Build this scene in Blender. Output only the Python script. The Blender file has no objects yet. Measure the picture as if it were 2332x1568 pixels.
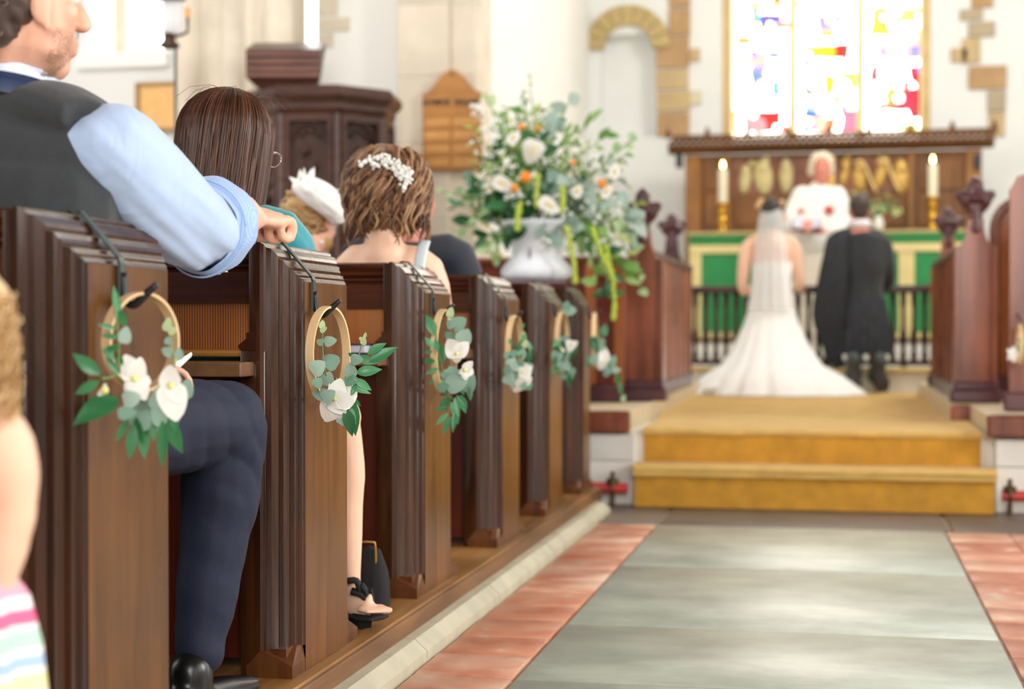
import bpy, bmesh, math, random
import numpy as np
from mathutils import Vector, Matrix, Euler, noise
R = random.Random(7)
PI = math.pi
scn = bpy.context.scene
C = scn.collection

# ------------------------------------------------------------------ camera
F = 3600.0
PSI = math.atan(746 / F)
PITCH = -math.atan(36 / F)
H = 0.82
cam = bpy.data.cameras.new('camera'); cam_o = bpy.data.objects.new('camera', cam); C.objects.link(cam_o)
cam_o.location = (0, 0, H)
CR = Euler((PI / 2 + PITCH, 0, PSI), 'XYZ').to_matrix()
cam_o.rotation_euler = (PI / 2 + PITCH, 0, PSI)
cam.sensor_width = 36; cam.lens = F * 36 / 2332
cam.dof.use_dof = True; cam.dof.focus_distance = 3.3; cam.dof.aperture_fstop = 2.6
cam.clip_start = .05; cam.clip_end = 200
scn.camera = cam_o
scn.view_settings.view_transform = 'Standard'; scn.view_settings.look = 'None'
scn.view_settings.gamma = 1; scn.view_settings.use_curve_mapping = False
scn.view_settings.exposure = 1.38
scn.render.film_transparent = False

# ------------------------------------------------------------------ world and lamps
w = bpy.data.worlds.new('world'); scn.world = w; w.use_nodes = True
wn = w.node_tree
bg = wn.nodes['Background']
bg.inputs[0].default_value = (.96, 0.98, 1, 1); bg.inputs[1].default_value = 1.6
def area(name, loc, target, size, power, col=(1, 1, 1)):
    l = bpy.data.lights.new(name, 'AREA'); l.shape = 'RECTANGLE'; l.size = size[0]; l.size_y = size[1]
    l.energy = power; l.color = col
    o = bpy.data.objects.new(name, l); C.objects.link(o); o.location = loc
    o.rotation_euler = (Vector(target) - Vector(loc)).to_track_quat('-Z', 'Y').to_euler()
area('south_window_fill', (6.5, 3.5, 3.6), (-1.0, 4.0, 0.6), (4, 3), 260, (1, .97, .92))  # added area lamp standing in for the unseen south windows
area('west_fill', (1.5, -5.0, 3.2), (-0.6, 6.0, 0.8), (3, 3), 170, (1, .98, .95))  # added soft fill from behind the camera, no window modelled there
area('chancel_fill', (2.0, 10.5, 4.6), (-0.8, 12.0, 0.6), (1.2, 4.0), 125, (1, .98, .95))  # added fill that lifts the dim chancel, its side wall has no window

area('north_aisle_fill', (-3.4, 4.8, 4.9), (-3.0, 9.6, 1.6), (3, 1.5), 60, (1, .98, .95))  # added fill brightening the end wall of the north aisle
# ------------------------------------------------------------------ unprojection helpers (pixel of the photo -> point of the place)
CO = Vector((0, 0, H))
def ray(px, py):
    return CR @ Vector(((px - 1166) / F, -(py - 784) / F, -1.0))
def P(px, py, z): return CO + ray(px, py) * z
def PX(px, py, X): r = ray(px, py); return CO + r * (X / r.x)
def PY(px, py, Y): r = ray(px, py); return CO + r * (Y / r.y)
def PZ(px, py, Z): r = ray(px, py); return CO + r * ((Z - H) / r.z)
CAMF = CR @ Vector((0, 0, -1))
def depth(p): return (Vector(p) - CO).dot(CAMF)
def yX(px, X):   # Y on plane X for a pixel column
    return PX(px, 748, X).y

# ------------------------------------------------------------------ materials
def lin(c):
    if isinstance(c, str):
        c = [int(c[i:i + 2], 16) / 255 for i in (0, 2, 4)]
    return tuple((x / 12.92 if x <= .04045 else ((x + .055) / 1.055) ** 2.4) for x in c) + (1,)
MC = {}
def base(name):
    m = bpy.data.materials.new(name); m.use_nodes = True
    nt = m.node_tree; b = nt.nodes['Principled BSDF']
    return m, nt, b
def mat(name, col, rough=.6, metal=0, bump=0, bscale=60, var=0, vscale=8, sss=0, sheen=0, trans=0, coat=0):
    if name in MC: return MC[name]
    m, nt, b = base(name)
    b.inputs['Base Color'].default_value = lin(col)
    b.inputs['Roughness'].default_value = rough; b.inputs['Metallic'].default_value = metal
    if sss:
        b.inputs['Subsurface Weight'].default_value = sss; b.inputs['Subsurface Radius'].default_value = (1, .35, .2)
        b.inputs['Subsurface Scale'].default_value = .015
    if sheen: b.inputs['Sheen Weight'].default_value = sheen
    if coat: b.inputs['Coat Weight'].default_value = coat; b.inputs['Coat Roughness'].default_value = .15
    tc = nt.nodes.new('ShaderNodeTexCoord')
    if var:
        n = nt.nodes.new('ShaderNodeTexNoise'); n.inputs['Scale'].default_value = vscale; n.inputs['Detail'].default_value = 5
        nt.links.new(tc.outputs['Object'], n.inputs['Vector'])
        r = nt.nodes.new('ShaderNodeValToRGB')
        c = lin(col)
        r.color_ramp.elements[0].position = .3; r.color_ramp.elements[1].position = .7
        r.color_ramp.elements[0].color = tuple(max(0, x * (1 - var)) for x in c[:3]) + (1,)
        r.color_ramp.elements[1].color = tuple(min(1, x * (1 + var)) for x in c[:3]) + (1,)
        nt.links.new(n.outputs[0], r.inputs[0]); nt.links.new(r.outputs[0], b.inputs['Base Color'])
    if bump:
        n = nt.nodes.new('ShaderNodeTexNoise'); n.inputs['Scale'].default_value = bscale; n.inputs['Detail'].default_value = 4
        nt.links.new(tc.outputs['Object'], n.inputs['Vector'])
        bp = nt.nodes.new('ShaderNodeBump'); bp.inputs['Strength'].default_value = bump; bp.inputs['Distance'].default_value = .01
        nt.links.new(n.outputs[0], bp.inputs['Height']); nt.links.new(bp.outputs[0], b.inputs['Normal'])
    MC[name] = m
    return m
def wood(name, c1, c2, axis='z', rough=.3, dens=22, spec=.5, stretch=14, wave=False, c3=None):
    if name in MC: return MC[name]
    m, nt, b = base(name)
    b.inputs['Roughness'].default_value = rough; b.inputs['Specular IOR Level'].default_value = spec
    tc = nt.nodes.new('ShaderNodeTexCoord'); mp = nt.nodes.new('ShaderNodeMapping')
    s = [dens] * 3; s['xyz'.index(axis)] = dens / stretch
    mp.inputs['Scale'].default_value = s
    nt.links.new(tc.outputs['Object'], mp.inputs['Vector'])
    n = nt.nodes.new('ShaderNodeTexNoise'); n.inputs['Scale'].default_value = 1; n.inputs['Detail'].default_value = 8
    n.inputs['Roughness'].default_value = .62; n.inputs['Distortion'].default_value = .5
    nt.links.new(mp.outputs[0], n.inputs['Vector'])
    r = nt.nodes.new('ShaderNodeValToRGB')
    r.color_ramp.elements[0].position = .32; r.color_ramp.elements[1].position = .7
    r.color_ramp.elements[0].color = lin(c1); r.color_ramp.elements[1].color = lin(c2)
    src = n.outputs[0]
    if wave:
        wv = nt.nodes.new('ShaderNodeTexWave'); wv.wave_type = 'BANDS'; wv.bands_direction = 'X'
        mp2 = nt.nodes.new('ShaderNodeMapping'); mp2.inputs['Scale'].default_value = (1, 0, .03)
        nt.links.new(tc.outputs['Object'], mp2.inputs['Vector'])
        nt.links.new(mp2.outputs[0], wv.inputs['Vector'])
        wv.inputs['Scale'].default_value = 55; wv.inputs['Distortion'].default_value = 2.5; wv.inputs['Detail'].default_value = 1
        wv.inputs['Detail Scale'].default_value = .3
        mx = nt.nodes.new('ShaderNodeMix'); mx.inputs[0].default_value = .5
        nt.links.new(n.outputs[0], mx.inputs[2]); nt.links.new(wv.outputs[1], mx.inputs[3]); src = mx.outputs[0]
    nt.links.new(src, r.inputs[0])
    # large, slow change of tone: old polish
    n2 = nt.nodes.new('ShaderNodeTexNoise'); n2.inputs['Scale'].default_value = 2.3; n2.inputs['Detail'].default_value = 3
    nt.links.new(tc.outputs['Object'], n2.inputs['Vector'])
    r2 = nt.nodes.new('ShaderNodeValToRGB'); r2.color_ramp.elements[0].color = (.72, .70, .70, 1); r2.color_ramp.elements[1].color = (1.15, 1.1, 1.0, 1)
    r2.color_ramp.elements[0].position = .35; r2.color_ramp.elements[1].position = .65
    nt.links.new(n2.outputs[0], r2.inputs[0])
    mu = nt.nodes.new('ShaderNodeMix'); mu.data_type = 'RGBA'; mu.blend_type = 'MULTIPLY'; mu.inputs[0].default_value = 1
    nt.links.new(r.outputs[0], mu.inputs[6]); nt.links.new(r2.outputs[0], mu.inputs[7])
    nt.links.new(mu.outputs[2], b.inputs['Base Color'])
    bp = nt.nodes.new('ShaderNodeBump'); bp.inputs['Strength'].default_value = .25; bp.inputs['Distance'].default_value = .003
    nt.links.new(src, bp.inputs['Height']); nt.links.new(bp.outputs[0], b.inputs['Normal'])
    rr = nt.nodes.new('ShaderNodeMapRange'); rr.inputs[3].default_value = rough - .07; rr.inputs[4].default_value = rough + .12
    nt.links.new(n2.outputs[0], rr.inputs[0]); nt.links.new(rr.outputs[0], b.inputs['Roughness'])
    MC[name] = m
    return m
def emit(name, col, s):
    if name in MC: return MC[name]
    m, nt, b = base(name)
    b.inputs['Base Color'].default_value = lin(col); b.inputs['Emission Color'].default_value = lin(col)
    b.inputs['Emission Strength'].default_value = s; b.inputs['Roughness'].default_value = .3
    MC[name] = m
    return m
def leafmat(name, c1, c2, rough=.35):
    if name in MC: return MC[name]
    m, nt, b = base(name)
    oi = nt.nodes.new('ShaderNodeObjectInfo')
    r = nt.nodes.new('ShaderNodeValToRGB'); r.color_ramp.elements[0].color = lin(c1); r.color_ramp.elements[1].color = lin(c2)
    nt.links.new(oi.outputs['Random'], r.inputs[0]); nt.links.new(r.outputs[0], b.inputs['Base Color'])
    b.inputs['Roughness'].default_value = rough
    tr = nt.nodes.new('ShaderNodeBsdfTranslucent'); nt.links.new(r.outputs[0], tr.inputs[0])
    mx = nt.nodes.new('ShaderNodeMixShader'); mx.inputs[0].default_value = .25
    out = nt.nodes['Material Output']
    nt.links.new(b.outputs[0], mx.inputs[1]); nt.links.new(tr.outputs[0], mx.inputs[2]); nt.links.new(mx.outputs[0], out.inputs[0])
    MC[name] = m
    return m

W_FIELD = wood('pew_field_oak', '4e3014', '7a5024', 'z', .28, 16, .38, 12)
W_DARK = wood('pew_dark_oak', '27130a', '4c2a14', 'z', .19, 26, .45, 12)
W_DARKX = wood('pew_dark_oak_rail', '38170c', '5a2b16', 'x', .24, 26, .4, 14)
W_FOOT = wood('pew_foot_oak', '4a2812', '6e4220', 'z', .28, 20, .4, 12)
W_WORN_SHEEN = wood('pew_worn_sheen_top', '6a5844', 'b4a68e', 'y', .25, 30, .8, 10)  # pale tone is partly wear, partly window reflection put into the colour
W_RED = wood('pew_red_pine', '3c1206', '6e260c', 'z', .4, 24, .4, 18)  # red pine deepened in colour for the shade under the book shelf
W_REED = wood('pew_reeded_pine', '80400f', 'c07c38', 'z', .32, 30, .5, 22, wave=True)
W_PLANK = wood('platform_oak', '7a5228', 'a97c45', 'y', .42, 18, .5, 10)
W_PLINTH = wood('plinth_oak', '5f3f24', '8a6440', 'y', .4, 18, .5, 10)
W_STALL = wood('stall_mahogany', '64301e', '9a563a', 'z', .25, 14, .6, 12)
W_STALL2 = wood('stall_mahogany_light', '8a4a20', 'b87038', 'z', .3, 14, .5, 12)
W_STALLD = wood('stall_mahogany_dark', '40202a', '5c3034', 'z', .28, 14, .6, 12)
W_PULPIT = wood('pulpit_oak', '2c1811', '4a2e22', 'z', .34, 24, .5, 10)
W_PULPITX = wood('pulpit_oak_rail', '3a211a', '5e3a2e', 'x', .34, 24, .5, 10)
W_REREDOS = wood('reredos_oak', '6a4420', '926234', 'z', .45, 12, .4, 8)
W_REREDOSX = wood('reredos_oak_beam', '57361a', '7b5127', 'x', .45, 12, .4, 8)
W_PINE = wood('board_pine', 'c08a4c', 'd9a766', 'x', .45, 16, .4, 10)
W_PINED = wood('board_pine_rail', 'a8733a', 'bf8a4e', 'x', .45, 16, .4, 10)
PLASTER = mat('white_plaster', 'f0f2f0', .85, bump=.06, bscale=25, var=.03, vscale=1.5)
STONE = mat('bath_stone', 'e2d7c4', .85, bump=.25, bscale=30, var=.10, vscale=4)
STONE2 = mat('bath_stone_warm', 'c9aa7c', .85, bump=.25, bscale=30, var=.12, vscale=5)
STONE3 = mat('bath_stone_grey', 'd8cfbd', .85, bump=.25, bscale=30, var=.10, vscale=5)
STONEW = mat('white_stone', 'e6e3da', .8, bump=.15, bscale=20, var=.07, vscale=5)
BLACKM = mat('black_painted_metal', '25272a', .35, .3)
STRAPM = mat('grey_green_metal', '4b5450', .35, .4)
GOLD = mat('polished_brass', 'd9a63c', .25, 1.0)
SKIN = mat('skin_fair', 'ecb69c', .5, bump=.08, bscale=150, sss=.15, var=.05, vscale=20)
SKINP = mat('skin_pale', 'f0c4a8', .5, sss=.15, var=.03, vscale=14)
SKINR = mat('skin_ruddy', 'd98a78', .5, sss=.15, var=.05, vscale=14)
SHOE = mat('black_leather', '101112', .3)

# ------------------------------------------------------------------ mesh helpers
class MB:
    def __init__(s): s.v = []; s.f = []; s.m = []; s.k = 0
    def add(s, vs, fs):
        o = len(s.v); s.v += [tuple(v) for v in vs]; s.f += [tuple(i + o for i in f) for f in fs]; s.m += [s.k] * len(fs); return s
    def box(s, a, b, bev=0):
        x0, y0, z0 = [min(a[i], b[i]) for i in range(3)]; x1, y1, z1 = [max(a[i], b[i]) for i in range(3)]
        if bev <= 0:
            vs = [(x0, y0, z0), (x1, y0, z0), (x1, y1, z0), (x0, y1, z0), (x0, y0, z1), (x1, y0, z1), (x1, y1, z1), (x0, y1, z1)]
            return s.add(vs, [(0, 3, 2, 1), (4, 5, 6, 7), (0, 1, 5, 4), (1, 2, 6, 5), (2, 3, 7, 6), (3, 0, 4, 7)])
        bm = bmesh.new()
        bmesh.ops.create_cube(bm, size=1)
        for v in bm.verts:
            v.co = Vector(((x0 + x1) / 2 + v.co.x * (x1 - x0), (y0 + y1) / 2 + v.co.y * (y1 - y0), (z0 + z1) / 2 + v.co.z * (z1 - z0)))
        bmesh.ops.bevel(bm, geom=bm.edges[:], offset=bev, segments=2, profile=.5, affect='EDGES')
        s.bm(bm); return s
    def bm(s, bm, M=None):
        bm.verts.index_update()
        vs = [(M @ v.co if M else v.co.copy()) for v in bm.verts]
        s.add(vs, [tuple(v.index for v in f.verts) for f in bm.faces]); bm.free(); return s
    def obox(s, c, half, rot):   # rot: 3x3
        c = Vector(c); vs = []
        for sz in (-1, 1):
            for sx, sy in ((-1, -1), (1, -1), (1, 1), (-1, 1)):
                vs.append(c + rot @ Vector((sx * half[0], sy * half[1], sz * half[2])))
        return s.add(vs, [(0, 3, 2, 1), (4, 5, 6, 7), (0, 1, 5, 4), (1, 2, 6, 5), (2, 3, 7, 6), (3, 0, 4, 7)])
    def tube(s, pts, r, n=8, up=(0, 0, 1), smooth=0, caps=True):
        pts = [Vector(p) for p in pts]
        rs = r if isinstance(r, (list, tuple)) and len(r) == len(pts) and not (len(r) == 2 and len(pts) != 2) else [r] * len(pts)
        rs = [(q, q) if not isinstance(q, (tuple, list)) else q for q in rs]
        if smooth: pts, rs = catmull(pts, rs, smooth)
        vs = []; fs = []
        u = Vector(up)
        for i, p in enumerate(pts):
            t = (pts[min(i + 1, len(pts) - 1)] - pts[max(i - 1, 0)])
            if t.length < 1e-9: t = Vector((0, 0, 1))
            t.normalize()
            a = u - t * u.dot(t)
            if a.length < .05:
                a = Vector((1, 0, 0)) - t * t.x
                if a.length < .05: a = Vector((0, 1, 0)) - t * t.y
            a.normalize(); u = a; b = t.cross(a)
            for k in range(n):
                q = 2 * PI * k / n
                vs.append(p + b * (rs[i][0] * math.cos(q)) + a * (rs[i][1] * math.sin(q)))
        for i in range(len(pts) - 1):
            for k in range(n):
                k2 = (k + 1) % n
                fs.append((i * n + k, i * n + k2, (i + 1) * n + k2, (i + 1) * n + k))
        if caps:
            fs.append(tuple(reversed(range(n)))); fs.append(tuple(range((len(pts) - 1) * n, len(pts) * n)))
        return s.add(vs, fs)
    def ell(s, c, r, rot=None, seg=16, ring=10):
        c = Vector(c); rot = rot or Matrix.Identity(3)
        if not isinstance(r, (tuple, list)): r = (r, r, r)
        vs = [c + rot @ Vector((0, 0, -r[2]))]; fs = []
        for i in range(1, ring):
            th = -PI / 2 + PI * i / ring
            for k in range(seg):
                q = 2 * PI * k / seg
                vs.append(c + rot @ Vector((r[0] * math.cos(th) * math.cos(q), r[1] * math.cos(th) * math.sin(q), r[2] * math.sin(th))))
        vs.append(c + rot @ Vector((0, 0, r[2])))
        for k in range(seg):
            fs.append((0, 1 + (k + 1) % seg, 1 + k))
            fs.append((len(vs) - 1, 1 + (ring - 2) * seg + k, 1 + (ring - 2) * seg + (k + 1) % seg))
        for i in range(ring - 2):
            for k in range(seg):
                a = 1 + i * seg + k; b = 1 + i * seg + (k + 1) % seg
                fs.append((a, b, b + seg, a + seg))
        return s.add(vs, fs)
    def lathe(s, prof, c=(0, 0, 0), n=20, rot0=0.0, sx=1, sy=1):
        c = Vector(c); vs = []; fs = []
        for (r, z) in prof:
            for k in range(n):
                q = rot0 + 2 * PI * k / n
                vs.append(c + Vector((r * math.cos(q) * sx, r * math.sin(q) * sy, z)))
        for i in range(len(prof) - 1):
            for k in range(n):
                k2 = (k + 1) % n
                fs.append((i * n + k, i * n + k2, (i + 1) * n + k2, (i + 1) * n + k))
        fs.append(tuple(reversed(range(n)))); fs.append(tuple(range((len(prof) - 1) * n, len(prof) * n)))
        return s.add(vs, fs)
    def prism(s, poly, d):   # poly: list of 3D points, d: extrusion vector
        d = Vector(d); n = len(poly); a = [Vector(p) for p in poly]; b = [p + d for p in a]
        fs = [tuple(reversed(range(n))), tuple(range(n, 2 * n))] + [(i, (i + 1) % n, (i + 1) % n + n, i + n) for i in range(n)]
        return s.add(a + b, fs)
    def build(s, name, m, parent=None, smooth=False, auto=None):
        me = bpy.data.meshes.new(name); me.from_pydata([tuple(v) for v in s.v], [], s.f)
        ms = m if isinstance(m, (list, tuple)) else [m]
        for q in ms: me.materials.append(q)
        if len(ms) > 1: me.polygons.foreach_set('material_index', s.m)
        if smooth: me.polygons.foreach_set('use_smooth', [True] * len(me.polygons))
        bm = bmesh.new(); bm.from_mesh(me); bmesh.ops.recalc_face_normals(bm, faces=bm.faces); bm.to_mesh(me); bm.free()
        if auto:
            me.polygons.foreach_set('use_smooth', [True] * len(me.polygons)); me.set_sharp_from_angle(angle=math.radians(auto))
        me.update()
        return link(name, me, parent)
def catmull(pts, rs, k):
    P_, Q_ = [], []
    n = len(pts)
    for i in range(n - 1):
        p = [pts[max(i - 1, 0)], pts[i], pts[i + 1], pts[min(i + 2, n - 1)]]
        for j in range(k):
            t = j / k
            c = .5 * ((2 * p[1]) + (p[2] - p[0]) * t + (2 * p[0] - 5 * p[1] + 4 * p[2] - p[3]) * t * t + (3 * p[1] - p[0] - 3 * p[2] + p[3]) * t ** 3)
            P_.append(c); a, b = rs[i], rs[i + 1]; e = t * t * (3 - 2 * t)
            Q_.append((a[0] + (b[0] - a[0]) * e, a[1] + (b[1] - a[1]) * e))
    P_.append(pts[-1]); Q_.append(rs[-1])
    return P_, Q_
def link(name, me, parent=None, basis=None):
    o = bpy.data.objects.new(name, me); C.objects.link(o)
    if parent is not None:
        o.parent = parent; o.matrix_parent_inverse = inv(parent)
    if basis is not None: o.matrix_basis = basis
    return o
def wloc(o):
    return Vector(o.get('_loc', (0, 0, 0)))
ROOTS = {}
def inv(p):
    return ROOTS.get(p.name, Matrix.Identity(4))
def tag(o, label, cat, group=None, kind=None):
    o['label'] = label; o['category'] = cat
    if group: o['group'] = group
    if kind: o['kind'] = kind
    return o
def thing(name, label, cat, loc, group=None):
    o = bpy.data.objects.new(name, None); C.objects.link(o); o.location = loc; o.empty_display_size = .05
    ROOTS[o.name] = Matrix.Translation(Vector(loc)).inverted()
    return tag(o, label, cat, group)
def struct(o): o['kind'] = 'structure'; return o
def skey(parent, name): return parent

# organic surface: overlapping closed lofts fused into one skin
def blob(name, prims, m, parent=None, voxel=.008, it=5, disp=None):
    b = MB()
    for p in prims:
        if p[0] == 't': b.tube(p[1], p[2], p[4] if len(p) > 4 else 14, up=p[3] if len(p) > 3 and p[3] else (0, 0, 1), smooth=4)
        elif p[0] == 'e': b.ell(p[1], p[2], p[3] if len(p) > 3 else None)
        if p[0] == 't':
            for q, r in ((p[1][0], p[2][0]), (p[1][-1], p[2][-1])):
                rr = min(r) if isinstance(r, (tuple, list)) else r
                b.ell(q, rr * .98)
    me = bpy.data.meshes.new(name); me.from_pydata([tuple(v) for v in b.v], [], b.f)
    bm = bmesh.new(); bm.from_mesh(me); bmesh.ops.recalc_face_normals(bm, faces=bm.faces); bm.to_mesh(me); bm.free()
    t = bpy.data.objects.new('temp', me); C.objects.link(t)
    rm = t.modifiers.new('r', 'REMESH'); rm.mode = 'VOXEL'; rm.voxel_size = voxel
    if it:
        sm = t.modifiers.new('s', 'SMOOTH'); sm.factor = .5; sm.iterations = it
    dg = bpy.context.evaluated_depsgraph_get(); dg.update()
    me2 = bpy.data.meshes.new_from_object(t.evaluated_get(dg))
    bpy.data.objects.remove(t); bpy.data.meshes.remove(me)
    me2.name = name
    me2.materials.clear()
    me2.materials.append(m)
    if disp:
        n = len(me2.vertices); co = np.empty(n * 3); me2.vertices.foreach_get('co', co); co = co.reshape(-1, 3)
        no = np.empty(n * 3); me2.vertices.foreach_get('normal', no); no = no.reshape(-1, 3)
        for i in range(n):
            co[i] += no[i] * disp(Vector(co[i]))
        me2.vertices.foreach_set('co', co.reshape(-1))
    me2.polygons.foreach_set('use_smooth', [True] * len(me2.polygons)); me2.update()
    return link(name, me2, parent)
def folds(amp, dirv, freq, f2=3):
    d = Vector(dirv).normalized()
    def f(p):
        t = p.dot(d)
        return amp * (noise.noise(Vector((t * freq, p.x * f2, p.y * f2 + p.z * f2))) + .5 * noise.noise(Vector((t * freq * 2.3, p.z * f2 * 2, p.x * 4))))
    return f
def strands(name, paths, r, mats, parent, n=3):
    b = MB()
    for i, p in enumerate(paths):
        b.k = R.randrange(len(mats))
        rr = [r * (.9 if j < len(p) * .7 else .9 * (1 - (j / len(p) - .7) / .34)) for j in range(len(p))]
        b.tube(p, rr, n)
    return b.build(name, mats, parent, smooth=True)

def frame(yaw, pitch=0, roll=0):   # local x right, y facing, z up; yaw 0 faces +Y, positive turns left
    return (Matrix.Rotation(yaw, 3, 'Z') @ Matrix.Rotation(pitch, 3, 'X') @ Matrix.Rotation(roll, 3, 'Y'))
def head_prims(c, M, s=1.0, ears=True):
    c = Vector(c)
    def q(x, y, z): return c + M @ Vector((x * s, y * s, z * s))
    def e(x, y, z, a, b_, d): return ('e', q(x, y, z), (a * s, b_ * s, d * s), M)
    L = [e(0, -.008, .035, .074, .094, .088), e(0, .028, -.03, .060, .064, .085), e(0, .058, -.095, .03, .03, .026),
         e(0, .082, .02, .046, .018, .013), e(0, .088, -.062, .024, .012, .007), e(0, .087, -.074, .020, .012, .007),
         e(.034, .062, -.022, .024, .022, .02), e(-.034, .062, -.022, .024, .022, .02),
         e(0, .105, -.032, .016, .014, .010),
         ('t', [q(0, .088, .012), q(0, .112, -.028)], [.008 * s, .011 * s])]
    if ears:
        for k in (-1, 1): L += [e(k * .076, -.005, -.008, .009, .018, .030)]
    return L
def eyes(c, M, parent, s=1.0):
    c = Vector(c)
    wm = mat('eye_white', 'f0eee8', .2); dm = mat('iris_dark', '2a1c14', .15)
    for k in (-1, 1):
        b = MB(); b.ell(c + M @ Vector((k * .031 * s, .080 * s, .004 * s)), .0118 * s)
        e = b.build('eye', wm, parent, smooth=True)
        b = MB(); b.ell(c + M @ Vector((k * .031 * s, .0895 * s, .004 * s)), (.0055 * s, .003 * s, .0055 * s), M, 10, 6)
        b.build('iris', dm, e, smooth=True)
    # note: sub-parts keep world coordinates (identity parent inverse through the part)
def sub(o, parent_part):
    o.parent = parent_part; o.matrix_parent_inverse = Matrix.Identity(4); return o
def hand_prims(wr, M, curl=.5, s=1.0, side=1):
    """wrist point, frame: y along the hand, x across (thumb at +x*side), z back of the hand"""
    wr = Vector(wr)
    def q(x, y, z): return wr + M @ Vector((x * s, y * s, z * s))
    L = [('e', q(0, .048, 0), (.040 * s, .050 * s, .015 * s), M), ('e', q(0, .02, 0), (.028 * s, .03 * s, .017 * s), M)]
    for i, (x, l) in enumerate(((.030, .070), (.010, .078), (-.011, .072), (-.030, .056))):
        x *= side; p = [q(x * .85, .06, 0), q(x, .092, .002)]
        a = 0; y, z = .092, .002
        for j, fr in enumerate((.42, .33, .25)):
            a += curl * (.9, 1.1, .7)[j]
            y += math.cos(a) * l * fr; z -= math.sin(a) * l * fr
            p.append(q(x * (1.08 - .04 * j), y, z))
        L.append(('t', p, [.0095 * s, .009 * s, .0085 * s, .0078 * s, .0068 * s], tuple(M @ Vector((1, 0, 0))), 10))
    L.append(('t', [q(.022 * side, .018, -.004), q(.046 * side, .045, -.010), q(.052 * side, .072, -.018), q(.046 * side, .094, -.024)], [.013 * s, .011 * s, .0095 * s, .0075 * s], None, 10))
    return L

def wall_holes_y(name, y0, y1, z0, z1, X, th, holes, m):
    ys_ = sorted(set([y0, y1] + [h[i] for h in holes for i in (0, 1)])); zs = sorted(set([z0, z1] + [h[i] for h in holes for i in (2, 3)]))
    b = MB()
    for i in range(len(ys_) - 1):
        for j in range(len(zs) - 1):
            cy = (ys_[i] + ys_[i + 1]) / 2; cz = (zs[j] + zs[j + 1]) / 2
            if any(h[0] < cy < h[1] and h[2] < cz < h[3] for h in holes): continue
            b.box((X, ys_[i], zs[j]), (X + th, ys_[i + 1], zs[j + 1]))
    return b.build(name, m)
# ================================================================== SETTING
floor = struct(MB().box((-7.2, -7.2, -.06), (5.6, 16, -.012)).build('floor', mat('mortar', 'c9b8a6', .9, bump=.3, bscale=40)))
def slate():
    m, nt, b = base('slate')
    tc = nt.nodes.new('ShaderNodeTexCoord'); n = nt.nodes.new('ShaderNodeTexNoise'); n.inputs['Scale'].default_value = 3.5; n.inputs['Detail'].default_value = 9
    n.inputs['Roughness'].default_value = .65
    mp = nt.nodes.new('ShaderNodeMapping'); mp.inputs['Scale'].default_value = (1, 1.5, 1)
    nt.links.new(tc.outputs['Object'], mp.inputs[0]); nt.links.new(mp.outputs[0], n.inputs['Vector'])
    r = nt.nodes.new('ShaderNodeValToRGB'); r.color_ramp.elements[0].color = lin('98a397'); r.color_ramp.elements[1].color = lin('bfcabd')
    r.color_ramp.elements[0].position = .35; r.color_ramp.elements[1].position = .68
    nt.links.new(n.outputs[0], r.inputs[0]); nt.links.new(r.outputs[0], b.inputs['Base Color'])
    b.inputs['Roughness'].default_value = .34; b.inputs['Specular IOR Level'].default_value = .9
    bp = nt.nodes.new('ShaderNodeBump'); bp.inputs['Strength'].default_value = .25; bp.inputs['Distance'].default_value = .01
    nt.links.new(n.outputs[0], bp.inputs['Height']); nt.links.new(bp.outputs[0], b.inputs['Normal'])
    return m
SLATE = slate()
def uneven_slab(x0, x1, y0, y1, m, name, zt=0.0, n=1, seed=0, bev=.004):
    b = MB()
    b.box((x0, y0, -.03), (x1, y1, zt), bev)
    return b.build(name, m, floor, auto=35)
ys = [1.2, 2.55, 3.62, 4.33, 5.45, 6.60]
for i in range(len(ys) - 1):
    uneven_slab(-.742, .414, ys[i] + .003, ys[i + 1] - .003, SLATE, 'slate_slab', R.uniform(-.001, .001))
DSL = mat('dark_slate', '6e6258', .45, bump=.2, bscale=20, var=.15, vscale=5)
for x0, x1 in ((-2.6, -1.72), (-1.71, -.76), (-.75, .44), (.45, 1.5), (1.51, 2.4)):
    uneven_slab(x0 + .003, x1 - .003, 6.615, 7.6, DSL, 'border_slab', -.001)
def terracotta(name, c1, c2):
    m, nt, b = base(name)
    tc = nt.nodes.new('ShaderNodeTexCoord'); n = nt.nodes.new('ShaderNodeTexNoise'); n.inputs['Scale'].default_value = 7; n.inputs['Detail'].default_value = 7
    nt.links.new(tc.outputs['Object'], n.inputs['Vector'])
    r = nt.nodes.new('ShaderNodeValToRGB'); r.color_ramp.elements[0].color = lin(c1); r.color_ramp.elements[1].color = lin(c2)
    r.color_ramp.elements[0].position = .35; r.color_ramp.elements[1].position = .62
    e = r.color_ramp.elements.new(.70); e.color = lin('ddc7b6')
    nt.links.new(n.outputs[0], r.inputs[0]); nt.links.new(r.outputs[0], b.inputs['Base Color'])
    b.inputs['Roughness'].default_value = .38
    bp = nt.nodes.new('ShaderNodeBump'); bp.inputs['Strength'].default_value = .3; bp.inputs['Distance'].default_value = .01
    nt.links.new(n.outputs[0], bp.inputs['Height']); nt.links.new(bp.outputs[0], b.inputs['Normal'])
    return m
TER = [terracotta('terracotta_a', 'bd6a4c', 'd69878'), terracotta('terracotta_b', 'ad5a40', 'c98468'), terracotta('terracotta_c', 'c47c60', 'dcae94')]
pitch = .242
for col, (xa, xb) in enumerate(((-.992, -.752), (.424, .664), (.67, .91), (.916, 1.156))):
    y = 1.7 + (.12 if col == 2 else 0)
    while y < 6.55:
        y2 = min(y + pitch - .006, 6.605)
        b = MB(); b.box((xa, y, -.03), (xb, y2, R.uniform(-.003, .001)), .005)
        b.build('tile', R.choice(TER), floor, auto=35)
        y += pitch
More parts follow.
